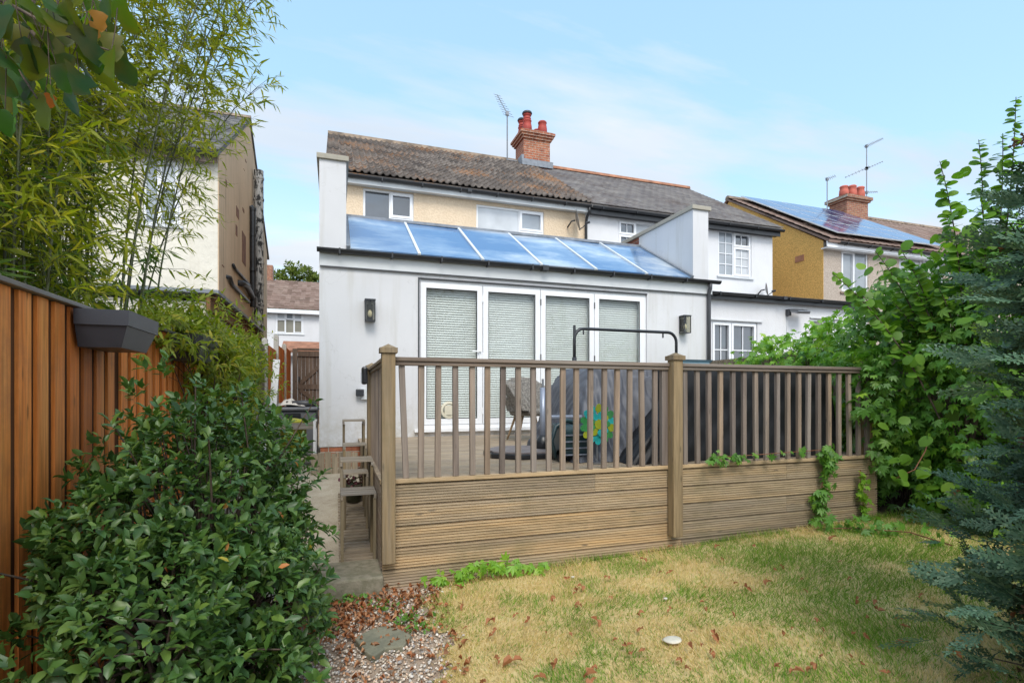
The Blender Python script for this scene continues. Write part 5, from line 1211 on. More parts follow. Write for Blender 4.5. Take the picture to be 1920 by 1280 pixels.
MB().box(oc[0] - .06, oc[0] + .06, 4.2, 4.29, DZ + .002, DZ + .02).build('foot', MT['metal'], t)
# troughs on the black cover
t = thing('blue_trough', (3.85, 4.95, 1.67), 'pale blue plastic trough on top of the black cover', 'planter')
for nm, a_, b_, z0, z1 in (('trough', .0, .0, 1.665, 1.755), ('rim', .02, .01, 1.7555, 1.785)):
    x0, x1 = px(1274 if nm == 'trough' else 1270, 672, Y=4.9)[0], px(1325 if nm == 'trough' else 1331, 672, Y=4.9)[0]
    MB().rect_holes(x0, x1, 4.85 - b_, 5.05 + b_, z0, z1, []).v
    vs = [(x0 + (.015 if nm == 'trough' else 0), 4.87, z0), (x1 - .015, 4.87, z0), (x1 - .015, 5.03, z0), (x0 + .015, 5.03, z0), (x0, 4.85 - b_, z1), (x1, 4.85 - b_, z1), (x1, 5.05 + b_, z1), (x0, 5.05 + b_, z1)]
    MB().add(vs, [(0, 3, 2, 1), (4, 5, 6, 7), (0, 1, 5, 4), (1, 2, 6, 5), (2, 3, 7, 6), (3, 0, 4, 7)]).build(nm, MT['bluetrough'], t)
x0 = px(1343, 675, Y=4.9)[0]; x1 = px(1400, 675, Y=4.9)[0]
vs = [(x0 + .02, 4.86, 1.665), (x1 - .02, 4.86, 1.665), (x1 - .02, 5.0, 1.665), (x0 + .02, 5.0, 1.665), (x0, 4.84, 1.735), (x1, 4.84, 1.735), (x1, 5.02, 1.735), (x0, 5.02, 1.735)]
tag(MB().add(vs, [(0, 3, 2, 1), (4, 5, 6, 7), (0, 1, 5, 4), (1, 2, 6, 5), (2, 3, 7, 6), (3, 0, 4, 7)]).build('terracotta_trough', MT['terracotta']), 'low terracotta trough beside the pale blue one, half under creeper', 'planter')

# ================================================================== PLANTS
P_OV, P_BIG, P_RND, P_NAR, P_PALM = leaf_proto(.24, .14, .14), leaf_proto(.30, .12, .22), round_proto(.44, .12, .16), narrow_proto(.075, .2), palm_proto()
def lump(d, seed, f=3.0, amp=.14):
    r = np.random.default_rng(seed); s_ = np.zeros(len(d))
    for k in range(6):
        w_ = r.normal(size=3) * f; s_ += np.sin(d @ w_ + r.uniform(0, 6.28)) / 6
    return 1 + amp * s_ * 2.2
def shell(ells, n, rmin=.75, seed=1, lamp=.14):
    """points in the outer shell of a union of ellipsoids with outward directions"""
    ar = np.array([e[3] * e[4] + e[4] * e[5] + e[3] * e[5] for e in ells]); cnt = (n * ar / ar.sum()).astype(int)
    Ps, Ds = [], []
    for q, (e, c) in enumerate(zip(ells, cnt)):
        d = rdir(c); r = rng.uniform(rmin, 1, c) ** .7 * lump(d, seed + q, amp=lamp); R3 = np.array(e[3:6])
        p = np.array(e[:3]) + d * r[:, None] * R3; o = norm(d / R3)
        keep = np.ones(c, bool)
        for f in ells:
            if f is e: continue
            keep &= np.linalg.norm((p - np.array(f[:3])) / np.array(f[3:6]), axis=1) > rmin * .92
        Ps.append(p[keep]); Ds.append(o[keep])
    return np.concatenate(Ps), np.concatenate(Ds)
def whorls(P, D, k, proto, size, spread=.06, upb=.35, sizevar=.25, droop=0.0):
    """k leaves around each twig tip"""
    m = len(P); tw = norm(D + UP * upb + rng.normal(size=(m, 3)) * .35)
    a = norm(np.cross(tw, rdir(m))); b = np.cross(tw, a); parts = []
    for j in range(k):
        ph = j * 2.4 + rng.uniform(0, .6, m); rad = a * np.cos(ph)[:, None] + b * np.sin(ph)[:, None]
        back = (j / max(1, k - 1)); ld = norm(rad * (.45 + .75 * back)[..., None] if np.ndim(back) else rad * (.45 + .75 * back) + tw * (.9 - .6 * back) - UP * droop)
        pos = P - tw * (spread * back); nrm_ = norm(tw * .8 + UP * .6 + rng.normal(size=(m, 3)) * .25)
        parts.append(scatter(proto, pos, ld, nrm_, size * rng.uniform(1 - sizevar, 1 + sizevar, m), rng.uniform(.85, 1.15, m)))
    return merge(parts)
def fwd(x, y): return x * math.sin(YAW) + y * math.cos(YAW)

rng = np.random.default_rng(100)
# ---- evergreen shrub in the left foreground
sh = thing('evergreen_shrub', (-.6, 2.9, 0), 'large dark glossy evergreen shrub in the left foreground against the orange fence', 'shrub')
E1 = [(-.66, 3.05, .76, .53, .70, .66), (-.74, 2.42, .44, .44, .50, .46), (-.37, 2.80, .42, .33, .55, .42), (-.47, 3.35, .76, .34, .45, .50), (-.97, 2.75, .72, .20, .42, .34), (-.5, 2.35, .2, .42, .4, .3)]
P, D = shell(E1, 3100, .68, 3, .26)
# protruding shoots for a ragged outline
Ps, Ds = shell(E1, 330, .93, 9, .28); Ps = Ps + Ds * rng.uniform(.01, .07, (len(Ps), 1)); P, D = np.concatenate([P, Ps]), np.concatenate([D, Ds])
k = (P[:, 0] > -1.13) & (P[:, 2] > .03) & (fwd(P[:, 0], P[:, 1]) > 1.2); P, D = P[k], D[k]
V1 = whorls(P, D, 7, P_OV, .047, .04, sizevar=.5)
Pi, Di = shell(E1, 900, .35, 5); ki = (Pi[:, 0] > -1.13) & (Pi[:, 2] > .03); V2 = whorls(Pi[ki], Di[ki], 4, P_OV, .054, .06, sizevar=.4)
V, Fc = merge([V1, V2]); npmesh('foliage', V, Fc, MT['lf_shrub'], sh)
lines = []
for i in rng.choice(len(P), 260, replace=False):
    b = np.array([-.62 + rng.normal() * .1, 2.85 + rng.normal() * .15, .02]); m = (b + P[i]) / 2 + rng.normal(size=3) * .06 + UP * .08
    lines.append([b, m, P[i] - D[i] * .02])
V, Fc = tubes_np(lines, .010, .003, 4); npmesh('stem', V, Fc, MT['bark'], sh)
n = 26; sel = rng.choice(len(P), n, replace=False); V, Fc = scatter(P_OV, P[sel] + D[sel] * .02, rdir(n), D[sel], .045); npmesh('yellowing_leaves', V, Fc, leaf_mat('yellowing', ((.45, .28, .03), (.50, .17, .05), (.38, .36, .04)), .5, .3), sh)

rng = np.random.default_rng(101)
# ---- bamboo clump behind the fence
def bamboo(name, bases, hs, leans, nodes, twl, leafL, mat, label, per=6, startf=.25, zmin=None):
    t = thing(name, (float(np.mean([b[0] for b in bases])), float(np.mean([b[1] for b in bases])), 0), label, 'bamboo')
    culms, tw, LP, LD = [], [], [], []
    for b, h, ln in zip(bases, hs, leans):
        ln = np.array([ln[0], ln[1], 0]); cur = []
        for q in np.linspace(0, 1, 12): cur.append(np.array([b[0], b[1], b[2]]) + ln * q ** 2.2 + UP * h * (q - .10 * q ** 4 * np.linalg.norm(ln)))
        culms.append(cur); cur = np.array(cur)
        for i in range(nodes):
            q = startf + (1 - startf) * (i + rng.uniform()) / nodes; f = q * 11; a = min(10, int(f)); p = cur[a] + (cur[a + 1] - cur[a]) * (f - a)
            d = rdir(1)[0]; d[2] = abs(d[2]) * .5 + .1; d = d / np.linalg.norm(d); L = twl * rng.uniform(.5, 1.2) * (1.15 - .5 * q)
            pts = [p, p + d * L * .5 + UP * .02, p + d * L - UP * .10 * L]
            if zmin and pts[2][2] < zmin(pts[2][0], pts[2][1]): continue
            tw.append(pts)
            for j in range(per):
                g = .35 + .65 * j / (per - 1); pp = pts[1] + (pts[2] - pts[1]) * (g - .35) / .65
                ld = d * .8 + rng.normal(size=3) * .55 - UP * rng.uniform(.15, .75); LP.append(pp); LD.append(ld)
    V, Fc = tubes_np(culms, .011, .003, 5); npmesh('cane', V, Fc, MT['cane'], t)
    V, Fc = tubes_np(tw, .0022, .001, 3); npmesh('twig', V, Fc, MT['stem'], t)
    LP, LD = np.array(LP), np.array(LD); m = len(LP)
    V, Fc = scatter(P_NAR, LP, LD, UP + rng.normal(size=(m, 3)) * .6, leafL * rng.uniform(.6, 1.25, m), rng.uniform(.8, 1.3, m)); npmesh('foliage', V, Fc, MT[mat], t)
    return t
bs = [(-1.5 - abs(rng.normal()) * .35, rng.uniform(2.9, 4.5), .2) for _ in range(30)]
bamboo('bamboo', bs, [rng.uniform(3.3, 5.6) for _ in bs], [(rng.uniform(-.4, .45), rng.uniform(-.3, .6)) for _ in bs], 80, .48, .10, 'lf_bamboo', 'tall light green bamboo filling the upper left behind the orange fence', per=9, startf=.28, zmin=lambda x, y: 1.9)
bs = [(-1.5 - abs(rng.normal()) * .25, rng.uniform(4.3, 5.4), .2) for _ in range(13)]
bamboo('bamboo', bs, [rng.uniform(4.6, 6.1) for _ in bs], [(.15 + 1.0 * i / 12, rng.uniform(-.2, .6)) for i in range(13)], 100, .50, .10, 'lf_bamboo', 'thin arching bamboo canes against the sky in front of the old cream wall', per=8, startf=.50, zmin=lambda x, y: 1.9)
nb = 22
bs = [(-1.6 - abs(rng.normal()) * .35, rng.uniform(2.3, 4.6), .2) for _ in range(nb)]
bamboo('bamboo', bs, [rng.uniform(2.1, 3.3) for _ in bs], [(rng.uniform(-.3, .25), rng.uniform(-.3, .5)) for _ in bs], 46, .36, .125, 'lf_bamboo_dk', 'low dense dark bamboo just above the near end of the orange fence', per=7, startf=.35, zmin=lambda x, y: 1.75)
# backing of dark foliage deep in the clump
t = thing('laurel_bush', (-2.6, 4.6, .1), 'dark bush filling the space behind the bamboo canes', 'bush')
P, D = shell([(-2.7, 3.8, 1.5, .7, 1.0, 1.2), (-2.6, 5.0, 1.0, .6, 1.0, .9)], 900, .6, 21, .25)
V, Fc = whorls(P, D, 6, P_OV, .11, .07); npmesh('foliage', V, Fc, MT['lf_shrub'], t)
lines = [[(-2.6 + rng.normal() * .2, 4.6 + rng.normal() * .3, .1), P[i]] for i in rng.choice(len(P), 30)]
V, Fc = tubes_np(lines, .015, .004, 4); npmesh('stem', V, Fc, MT['bark'], t)
rng = np.random.default_rng(102)
# yellow-green climber over the fence
t = thing('climbing_plant', (-1.1, 5.6, .1), 'yellow-green narrow-leaved climber tumbling over the fence behind the black planters', 'climber')
E2 = [(-1.20, 4.55, 1.88, .26, .55, .20), (-1.12, 5.4, 1.78, .36, .75, .42), (-1.07, 6.4, 1.72, .34, .75, .46), (-1.05, 6.2, 1.35, .32, .8, .45), (-1.32, 5.2, 1.98, .35, .5, .24)]
P, D = shell(E2, 2300, .55, 31, .30); Ps, Ds = shell(E2, 300, .95, 33, .3); P = np.concatenate([P, Ps + Ds * rng.uniform(.03, .18, (len(Ps), 1))]); D = np.concatenate([D, Ds])
V, Fc = whorls(P, D, 6, narrow_proto(.13, .2), .075, .06, .2, .3, droop=.35); npmesh('foliage', V, Fc, MT['lf_yellow'], t)
lines = [[(-1.12 + rng.normal() * .05, rng.uniform(4.6, 6.8), .3), (P[i] + np.array([-1.1, 5.7, 1.2])) / 2 + rng.normal(size=3) * .1, P[i]] for i in rng.choice(len(P), 130)]
V, Fc = tubes_np(lines, .006, .002, 4); npmesh('stem', V, Fc, MT['bark'], t)

rng = np.random.default_rng(103)
# ---- leafy branch hanging in from the top left, close to the viewer
t = thing('hanging_branch', (-1.0, 1.2, 3.0), 'leafy branch with large dark leaves, some turning orange, hanging into the top left corner', 'branch')
def near(u, v, d_): a = px(u, v, Y=1.0); r = np.array(a) - np.array([0, 0, EYE]); r = r / fwd(r[0], r[1]); return np.array([0, 0, EYE]) + r * d_
br = [[near(-120, -60, 1.45), near(40, 20, 1.42), near(130, 70, 1.4), near(205, 95, 1.38)], [near(-120, 20, 1.5), near(20, 110, 1.45), near(70, 185, 1.42)], [near(-60, -80, 1.5), near(110, -10, 1.5), near(215, 0, 1.5)], [near(60, 60, 1.42), near(120, 130, 1.42), near(150, 170, 1.42)]]
lv = [(30, -10, 60), (65, 10, 95), (120, 0, 70), (160, -15, 100), (205, -20, 80), (15, 40, 75), (50, 45, 15), (95, 55, 100), (140, 45, 65), (185, 35, 75), (120, 85, 30), (160, 80, 60), (75, 90, 100), (20, 95, 80), (45, 120, 110), (105, 120, 45),
      (0, 150, 75), (60, 150, 70), (95, 160, 85), (20, 175, 95), (130, 150, 55), (-10, 60, 80), (170, 20, 95), (190, 5, 60), (5, 10, 50), (75, -25, 40), (140, 20, 120), (40, 70, 60), (110, 20, 20), (-5, 110, 60), (85, 175, 60), (10, 205, 100), (200, 60, 55), (150, 110, 70)]
pos, dd, nn_, sc = [], [], [], []
lv += [(rng.uniform(-30, 215), rng.uniform(-30, 150), rng.uniform(20, 120)) for _ in range(26)]
lv = [q for q in lv if q[1] < 215 - .5 * q[0] + 30]
rt = np.array([math.cos(YAW), -math.sin(YAW), 0]); fw = np.array([math.sin(YAW), math.cos(YAW), 0])
for (u, v, an) in lv:
    a = math.radians(.6 * an + 38 + rng.normal() * 14); pos.append(near(u, v, rng.uniform(1.3, 1.55))); dd.append(rt * math.cos(a) - UP * math.sin(a) + fw * rng.normal() * .35)
    nn_.append(-fw * .8 + rng.normal(size=3) * .75 + UP * .45); sc.append(rng.uniform(.09, .12))
stalks = []
for a_, b_ in zip(pos, dd): stalks.append([a_, a_ - np.array(b_) * .045 + UP * .02, a_ - np.array(b_) * .07 + UP * .06])
V, Fc = tubes_np(br, .006, .002, 5); npmesh('twigs', V, Fc, MT['bark'], t); V, Fc = tubes_np(stalks, .0012, .0015, 4); npmesh('leaf_stems', V, Fc, MT['bark'], t)
rp_ = np.array(round_proto(.25, .20, .28)[0]); rp_[:, 2] += .035 * np.sin(rp_[:, 1] * 9) * (np.abs(rp_[:, 0]) > .05); ti_ = rp_[:, 1] > .7; rp_[ti_, 0] *= .72
V, Fc = scatter((rp_, round_proto()[1]), np.array(pos), np.array(dd), np.array(nn_), np.array(sc) * rng.uniform(.6, 1.08, len(sc))); npmesh('leaves', V, Fc, MT['lf_big'], t, smooth=True)
op_ = np.array([near(182, 20, 1.36), near(176, 42, 1.39), near(92, 175, 1.42)]); V, Fc = scatter((rp_, round_proto()[1]), op_, np.array([rt * .25 - UP] * 3), np.array([-fw + rt * .9, -fw * .4 + rt, rt * .9 + UP * .5 - fw * .4]), np.array([.05, .042, .038])); npmesh('orange_leaves', V, Fc, leaf_mat('autumn_leaf', ((.42, .10, .01), (.36, .16, .015), (.28, .17, .02)), .5, .5, .3, tcol=(1.3, 1.0, .5)), t, smooth=True)
veins = [[p_ + norm(d_) * .002 + UP * .0, p_ + norm(d_) * s_ * .35] for p_, d_, s_ in zip(pos, dd, sc)]

rng = np.random.default_rng(104)
# ---- right side: creeper mass over the boundary fence
t = thing('creeper_hedge', (6.1, 4.5, .1), 'bright green five-leaved creeper heaped over the right fence from house to cypress', 'creeper')
E3 = [(6.25, 7.15, 1.45, .38, .75, .48), (6.25, 6.3, 1.55, .46, .8, .62), (6.25, 5.4, 1.55, .55, .8, .74), (6.2, 4.6, 1.6, .60, .75, .82), (5.85, 3.95, 1.70, .56, .62, 1.18), (5.9, 3.1, 1.6, .7, .8, 1.5), (5.62, 4.1, 1.0, .34, .5, .7), (5.7, 3.1, .4, .45, .6, .45), (6.0, 2.0, 1.0, .6, .8, 1.0)]
P, D = shell(E3, 6600, .72, 41, .24); k = (P[:, 2] > .12) & ~((P[:, 0] < 5.12) & (P[:, 1] > 3.8)); P, D = P[k], D[k]
Pe, De = shell([(5.16, 3.80, 1.45, .20, .16, .34), (5.3, 3.85, 1.0, .16, .16, .4), (5.12, 4.0, 1.72, .3, .25, .12)], 260, .5, 44, .3); P, D = np.concatenate([P, Pe]), np.concatenate([D, De]); m = len(P)
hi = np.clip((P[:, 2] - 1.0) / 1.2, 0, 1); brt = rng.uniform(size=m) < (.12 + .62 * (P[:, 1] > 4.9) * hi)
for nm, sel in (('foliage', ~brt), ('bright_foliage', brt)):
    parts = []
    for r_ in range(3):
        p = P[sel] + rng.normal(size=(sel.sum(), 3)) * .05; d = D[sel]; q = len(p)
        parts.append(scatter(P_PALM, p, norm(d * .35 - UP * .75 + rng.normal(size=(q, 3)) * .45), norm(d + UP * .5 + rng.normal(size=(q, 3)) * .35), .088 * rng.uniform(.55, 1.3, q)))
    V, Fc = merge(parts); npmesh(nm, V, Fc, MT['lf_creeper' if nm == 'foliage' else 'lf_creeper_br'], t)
lines = [[(6.2 + rng.normal() * .1, np.clip(P[i][1] + rng.normal() * .3, 1.5, 7.5), .1), (P[i] + np.array([6.2, P[i][1], .6])) / 2, P[i]] for i in rng.choice(m, 160)]
V, Fc = tubes_np(lines, .008, .002, 4); npmesh('stem', V, Fc, MT['bark'], t)
rng = np.random.default_rng(105)
# ---- broad-leaved shrub with long arching shoots
t = thing('broad_leaved_shrub', (5.6, 3.3, .1), 'round-leaved shrub with long shoots reaching into the sky beside the cypress', 'shrub')
root = np.array([5.55, 3.25, .6])
tips = [(1762, 302, 3.25), (1835, 262, 3.15), (1905, 182, 2.95), (1775, 405, 3.35), (1560, 512, 3.75), (1640, 470, 3.8), (1690, 470, 3.6), (1800, 470, 3.3), (1880, 250, 3.0), (1600, 540, 3.9), (1720, 590, 3.5), (1760, 540, 3.3), (1668, 560, 3.7), (1840, 380, 3.1), (1700, 520, 3.5)]
lines, LP, LD, SZ = [], [], [], []
for (u, v, y) in tips:
    tp_ = np.array(px(u, v, Y=y)); md = root * .45 + tp_ * .55 + UP * .28 + np.array([.28, 0, 0]); pts = []
    for q in np.linspace(0, 1, 14): pts.append((1 - q) ** 2 * root + 2 * q * (1 - q) * md + q * q * tp_)
    lines.append(pts); pts = np.array(pts); L = np.linalg.norm(np.diff(pts, axis=0), axis=1).sum(); nl = int(L * 26)
    for i in range(nl):
        q = .42 + .58 * i / nl; f = q * 13; a = min(12, int(f)); p = pts[a] + (pts[a + 1] - pts[a]) * (f - a); dr = norm(pts[a + 1] - pts[a])
        sd = np.cross(dr, rdir(1)[0]); sd = sd / np.linalg.norm(sd); LP.append(p); LD.append(sd + dr * .4 - UP * .25); SZ.append(rng.uniform(.065, .11) * (1 - .35 * (q > .93)))
V, Fc = tubes_np(lines, .012, .003, 5); npmesh('shoot', V, Fc, MT['bark'], t)
P, D = shell([(5.5, 3.7, 2.1, .45, .45, .75), (5.3, 3.0, 2.1, .42, .5, 1.0), (5.35, 3.2, 1.2, .45, .5, .7), (5.2, 3.15, .6, .32, .4, .45)], 110, .6, 51, .3)
for r_ in range(3):
    LP += list(P + rng.normal(size=P.shape) * .06); LD += list(norm(D * .5 - UP * .3 + rng.normal(size=P.shape) * .6)); SZ += list(rng.uniform(.075, .125, len(P)))
LP, LD, SZ = np.array(LP), np.array(LD), np.array(SZ); m = len(LP)
V, Fc = scatter(P_RND, LP, LD, norm(UP + np.array([-.3, -.7, 0]) + rng.normal(size=(m, 3)) * .5), SZ); npmesh('foliage', V, Fc, MT['lf_hazel'], t)

rng = np.random.default_rng(106)
# ---- cypress in the right foreground
t = thing('cypress_tree', (3.30, 0.90, G(3.3, .9)), 'blue-green feathery cypress at the right edge in the foreground', 'conifer')
def spray_proto():
    r = np.random.default_rng(4); v, f = [], []
    def strip(a, b, w0):
        a, b = np.array(a), np.array(b); d = b - a; s_ = np.array([d[1], -d[0], 0]); s_ = s_ / (np.linalg.norm(s_) + 1e-9) * w0; n_ = len(v); mdp = a + d * .45
        v.extend([tuple(a - s_ * .5), tuple(mdp - s_), tuple(b), tuple(mdp + s_), tuple(a + s_ * .5)]); f.extend([(n_, n_ + 1, n_ + 4), (n_ + 1, n_ + 3, n_ + 4), (n_ + 1, n_ + 2, n_ + 3)])
    def zc(y): return -.12 * y * y
    strip((0, 0, 0), (0, 1, zc(1)), .020)
    nb_ = 15
    for i in range(nb_):
        y = .12 + .84 * i / nb_; sg = 1 if i % 2 else -1; L = (.34 * (1 - y) + .07) * r.uniform(.8, 1.1); an = math.radians(33 + r.normal() * 5)
        dx, dy = math.sin(an) * sg, math.cos(an); e = (dx * L, y + dy * L, zc(y) - .05 * L); strip((0, y, zc(y)), e, .018)
        nt_ = max(2, int(L / .055))
        for j in range(nt_):
            g = (j + .6) / (nt_ + .3); px_, py_, pz_ = dx * L * g, y + dy * L * g, zc(y) - .05 * L * g; s2 = 1 if j % 2 else -1; l2 = .085 * (1.1 - .6 * g); a2 = an * sg + s2 * math.radians(38)
            strip((px_, py_, pz_), (px_ + math.sin(a2) * l2, py_ + math.cos(a2) * l2, pz_ + r.normal() * .015), .026)
    return v, f
SP = spray_proto()
n = 6000; zz = rng.uniform(0.02, 1, n) ** .9 * 3.3; rad = np.interp(zz, [0, .4, 1.0, 1.5, 2.0, 2.4, 2.8, 3.3], [.86, .92, .82, .73, .68, .60, .40, .05]); th = rng.uniform(0, 2 * np.pi, n)
rad *= 1 + .16 * np.sin(th * 3 + zz * 4) + .12 * np.sin(th * 7 - zz * 6)
ax = np.array([3.30, 0.90, 0.0]); od = np.stack([np.cos(th), np.sin(th), np.zeros(n)], 1); rr = rad * rng.uniform(.25, .96, n) ** .7
pos = ax + od * rr[:, None] + UP * zz[:, None]; dr = norm(od + UP * rng.uniform(-.25, .85, n)[:, None] + rng.normal(size=(n, 3)) * .30)
nr = norm(np.cross(dr, UP) * rng.normal(size=n)[:, None] * .8 + UP + rng.normal(size=(n, 3)) * .45)
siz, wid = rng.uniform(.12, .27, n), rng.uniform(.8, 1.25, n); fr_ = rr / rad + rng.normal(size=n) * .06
for sel, mt in ((fr_ < .62, 'cyp_in'), ((fr_ >= .62) & (fr_ < .86), 'lf_conifer'), (fr_ >= .86, 'cyp_out')):  # dark sprays near the trunk, paler ones towards the outside
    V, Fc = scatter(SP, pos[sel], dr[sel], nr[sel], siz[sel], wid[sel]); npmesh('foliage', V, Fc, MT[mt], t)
zb_ = rng.uniform(.1, 2.7, 900); tb_ = rng.uniform(0, 6.28, 900); ob_ = np.stack([np.cos(tb_), np.sin(tb_), np.zeros(900)], 1); V, Fc = scatter(SP, ax + UP * zb_[:, None] + ob_ * rng.uniform(.15, .5, (900, 1)), ob_ - UP * .15, rdir(900), .26); npmesh('inner_dead_foliage', V, Fc, leaf_mat('brown_spray', ((.10, .055, .03), (.16, .09, .05), (.07, .05, .03)), .8, 0), t)
lines = [[ax + UP * z_ * .86, ax + UP * z_ * .94 + o * r_ * .5, p] for z_, o, r_, p in list(zip(zz, od, rr, pos))[:420]]
V, Fc = tubes_np(lines, .009, .003, 4); npmesh('limb', V, Fc, MT['bark'], t)
MB().tube([ax + UP * .0, ax + UP * 1.5 + np.array([.03, 0, 0]), ax + UP * 3.2], [.06, .045, .01], 8).build('trunk', MT['bark'], t, smooth=True)
n = 24; sel = rng.choice(700, n); V, Fc = scatter(leaf_proto(.3, .5, .5), pos[sel] + od[sel] * .15, rdir(n), rdir(n), .05); npmesh('caught_dead_leaves', V, Fc, MT['lf_dead'], t)

rng = np.random.default_rng(107)
# ---- creeper strands on the deck skirt and weeds
def strand(name, pts, width, n, mat, label, size=.06, cat='creeper'):
    pts = [np.array(p, float) for p in pts]; t = thing(name, tuple(pts[-1]), label, cat); L = len(pts) - 1
    q = rng.uniform(0, L, n); a = np.minimum(q.astype(int), L - 1); A = np.array(pts); p = A[a] + (A[a + 1] - A[a]) * (q - a)[:, None]
    p = p + rng.normal(size=(n, 3)) * np.array([width, .012, width * .6]); p[:, 1] -= rng.uniform(.015, .07, n)
    V, Fc = scatter(P_PALM, p, norm(-UP * .6 + np.array([0, -.35, 0]) + rng.normal(size=(n, 3)) * .55), norm(np.array([0, -1, .6]) + rng.normal(size=(n, 3)) * .4), size * rng.uniform(.6, 1.3, n)); npmesh('foliage', V, Fc, MT[mat], t)
    V, Fc = tubes_np([[x + np.array([0, -.02, 0]) for x in pts], [x + np.array([.02, -.015, 0]) for x in pts]], .004, .003, 5); npmesh('stem', V, Fc, MT['redstem'], t)
def dp(u, v, y=DY0 - .02): return px(u, v, Y=y)
strand('creeper_strand', [dp(1545, 838), dp(1548, 870), dp(1532, 930), dp(1530, 970), dp(1515, 1015)], .045, 190, 'lf_creeper', 'thick creeper strand hanging down the deck skirt near its right end', .075)
strand('creeper_strand', [dp(1608, 880), dp(1612, 930), dp(1618, 960), dp(1632, 1000)], .028, 60, 'lf_creeper_br', 'thin yellow-green creeper strand right of the thick one on the deck skirt', .07)
strand('creeper_strand', [dp(1330, 858, DY0 - .03), dp(1350, 856, DY0 - .03), dp(1440, 850, DY0 - .02), dp(1545, 842, DY0 - .02)], .03, 60, 'lf_creeper', 'creeper runner lying along the deck edge at the foot of the balusters', .055)
strand('weed_runner', [(px(800, 1080, Y=3.8)[0], 3.80, .05), (px(860, 1066, Y=3.8)[0], 3.80, .09), (px(900, 1055, Y=3.8)[0], 3.8, .13), (px(960, 1058, Y=3.8)[0], 3.8, .09), (px(1010, 1062, Y=3.8)[0], 3.8, .05)], .045, 85, 'lf_creeper_br', 'bright green leafy weeds along the foot of the deck skirt', .065, 'weeds')
strand('weed_runner', [(4.3, 3.78, .13), (4.55, 3.6, .16), (4.85, 3.3, .17), (4.75, 2.9, .17)], .10, 130, 'lf_creeper', 'green creeper seedlings on the lawn corner by the right end of the deck', .07, 'weeds')
# hanging reddish shoot at the dark gap under the creeper
tag(MB().tube([px(1742, 820, Y=3.4), px(1735, 845, Y=3.4), px(1715, 880, Y=3.4), px(1680, 896, Y=3.4)], [.006, .006, .005, .003], 6).build('bare_shoot', MT['redstem'], smooth=True), 'bare reddish creeper shoot dangling in front of the dark gap', 'shoot')

rng = np.random.default_rng(108)
# ---- far tree in the gap
t = thing('far_tree', (-3, 44, .5), 'distant green tree behind the far brown-tiled roof', 'tree')
tx = px(553, 500, Y=44); P, D = shell([(tx[0], 44, tx[2] - 1.6, 1.5, 1.5, 2.0), (tx[0] + 1.5, 44.5, tx[2] - 2.0, 1.4, 1.5, 1.7), (tx[0] - 1.4, 44.5, tx[2] - 2.2, 1.2, 1.5, 1.7)], 900, .6, 61, .35)
V, Fc = whorls(P, D, 6, P_OV, .30, .2); npmesh('crown', V, Fc, MT['lf_far'], t)
MB().tube([(tx[0], 44, .4), (tx[0], 44, tx[2] - 2)], [.25, .12], 8).build('trunk', MT['bark'], t)

# ---- trees across the garden behind the viewer, seen mirrored in the door glass
t = thing('garden_tree', (4.8, -9, 0), 'leafy tree at the far end of the garden, mirrored in the glass doors', 'tree')
P, D = shell([(4.8, -9, 4.2, 1.9, 1.6, 1.9), (3.6, -9.4, 3.2, 1.2, 1.2, 1.2), (6.2, -9.3, 3.4, 1.3, 1.2, 1.4)], 1500, .6, 71, .4)
V, Fc = whorls(P, D, 6, P_OV, .18, .15); npmesh('crown', V, Fc, MT['lf_far'], t)
MB().tube([(4.8, -9, -.1), (4.9, -9, 2.0), (4.8, -9, 4.2)], [.16, .12, .06], 8).build('trunk', MT['bark'], t, smooth=True)

rng = np.random.default_rng(109)
# ================================================================== LAWN, GRAVEL, LITTER
n = 210000; x = rng.uniform(-.1, 5.9, n); y = rng.uniform(.2, 3.86, n); f_ = fwd(x, y)
k = (x > edge_x(y) + rng.normal(size=n) * .035) & (f_ > 2.25) & (rng.uniform(size=n) < np.clip(1.5 - f_ / 6, .5, 1))
x, y = x[k], y[k]; n = len(x)
GSP = [(px(u, v, Z=.08)[0], px(u, v, Z=.08)[1], r_, a_) for u, v, r_, a_ in ((1400, 1130, .22, 1.1), (1450, 1150, .15, .9), (1570, 1130, .20, 1.0), (1590, 1080, .22, 1.1), (1650, 1100, .18, 1.2), (1620, 1200, .2, .7), (1500, 1035, .3, .7), (1340, 1030, .2, .7), (1290, 1110, .16, .7),
        (1480, 1250, .2, .8), (1560, 1260, .15, .7), (1060, 1240, .14, .8), (1110, 1200, .12, .6), (950, 1100, .12, .5), (1700, 1050, .35, 1.0), (1640, 1010, .3, .9), (1690, 1180, .25, .8), (1440, 1060, .2, .8), (1560, 1060, .25, .8), (1380, 1220, .15, .7), (1200, 1230, .13, .5), (1180, 1060, .2, .5))]
pf = .30 * np.sin(x * 3.1 + y * 1.7 + 1) * np.sin(y * 4.3 - x * 1.1) + .25 * np.sin(x * 7.3 - y * 5.1) * np.sin(y * 9.1 + x * 3.7 + 2) + .18 * np.sin(x * 17 + y * 11) * np.sin(y * 19 - x * 13) + .10 * np.clip(x - 2, 0, 2)
for gx_, gy_, r_, a_ in GSP: pf += a_ * np.exp(-(((x - gx_) / r_) ** 2 + ((y - gy_) / (r_ * .8)) ** 2))
green = (pf + rng.normal(size=n) * .24) > .12
hgt = (.018 + .018 * rng.uniform(size=n)) * (1 + .30 * np.sin(x * 5.1 + y * 3) * np.sin(y * 6.3 - x * 2)) * (1 + .8 * (y > 3.74)) * (1 + .55 * green * np.clip(pf, 0, 1.3))
ax_ = .9 * np.sin(x * 6 + np.sin(y * 5) * 2); lean = np.stack([np.cos(ax_ + y * 4), np.sin(ax_ + y * 4), 0 * x], 1)
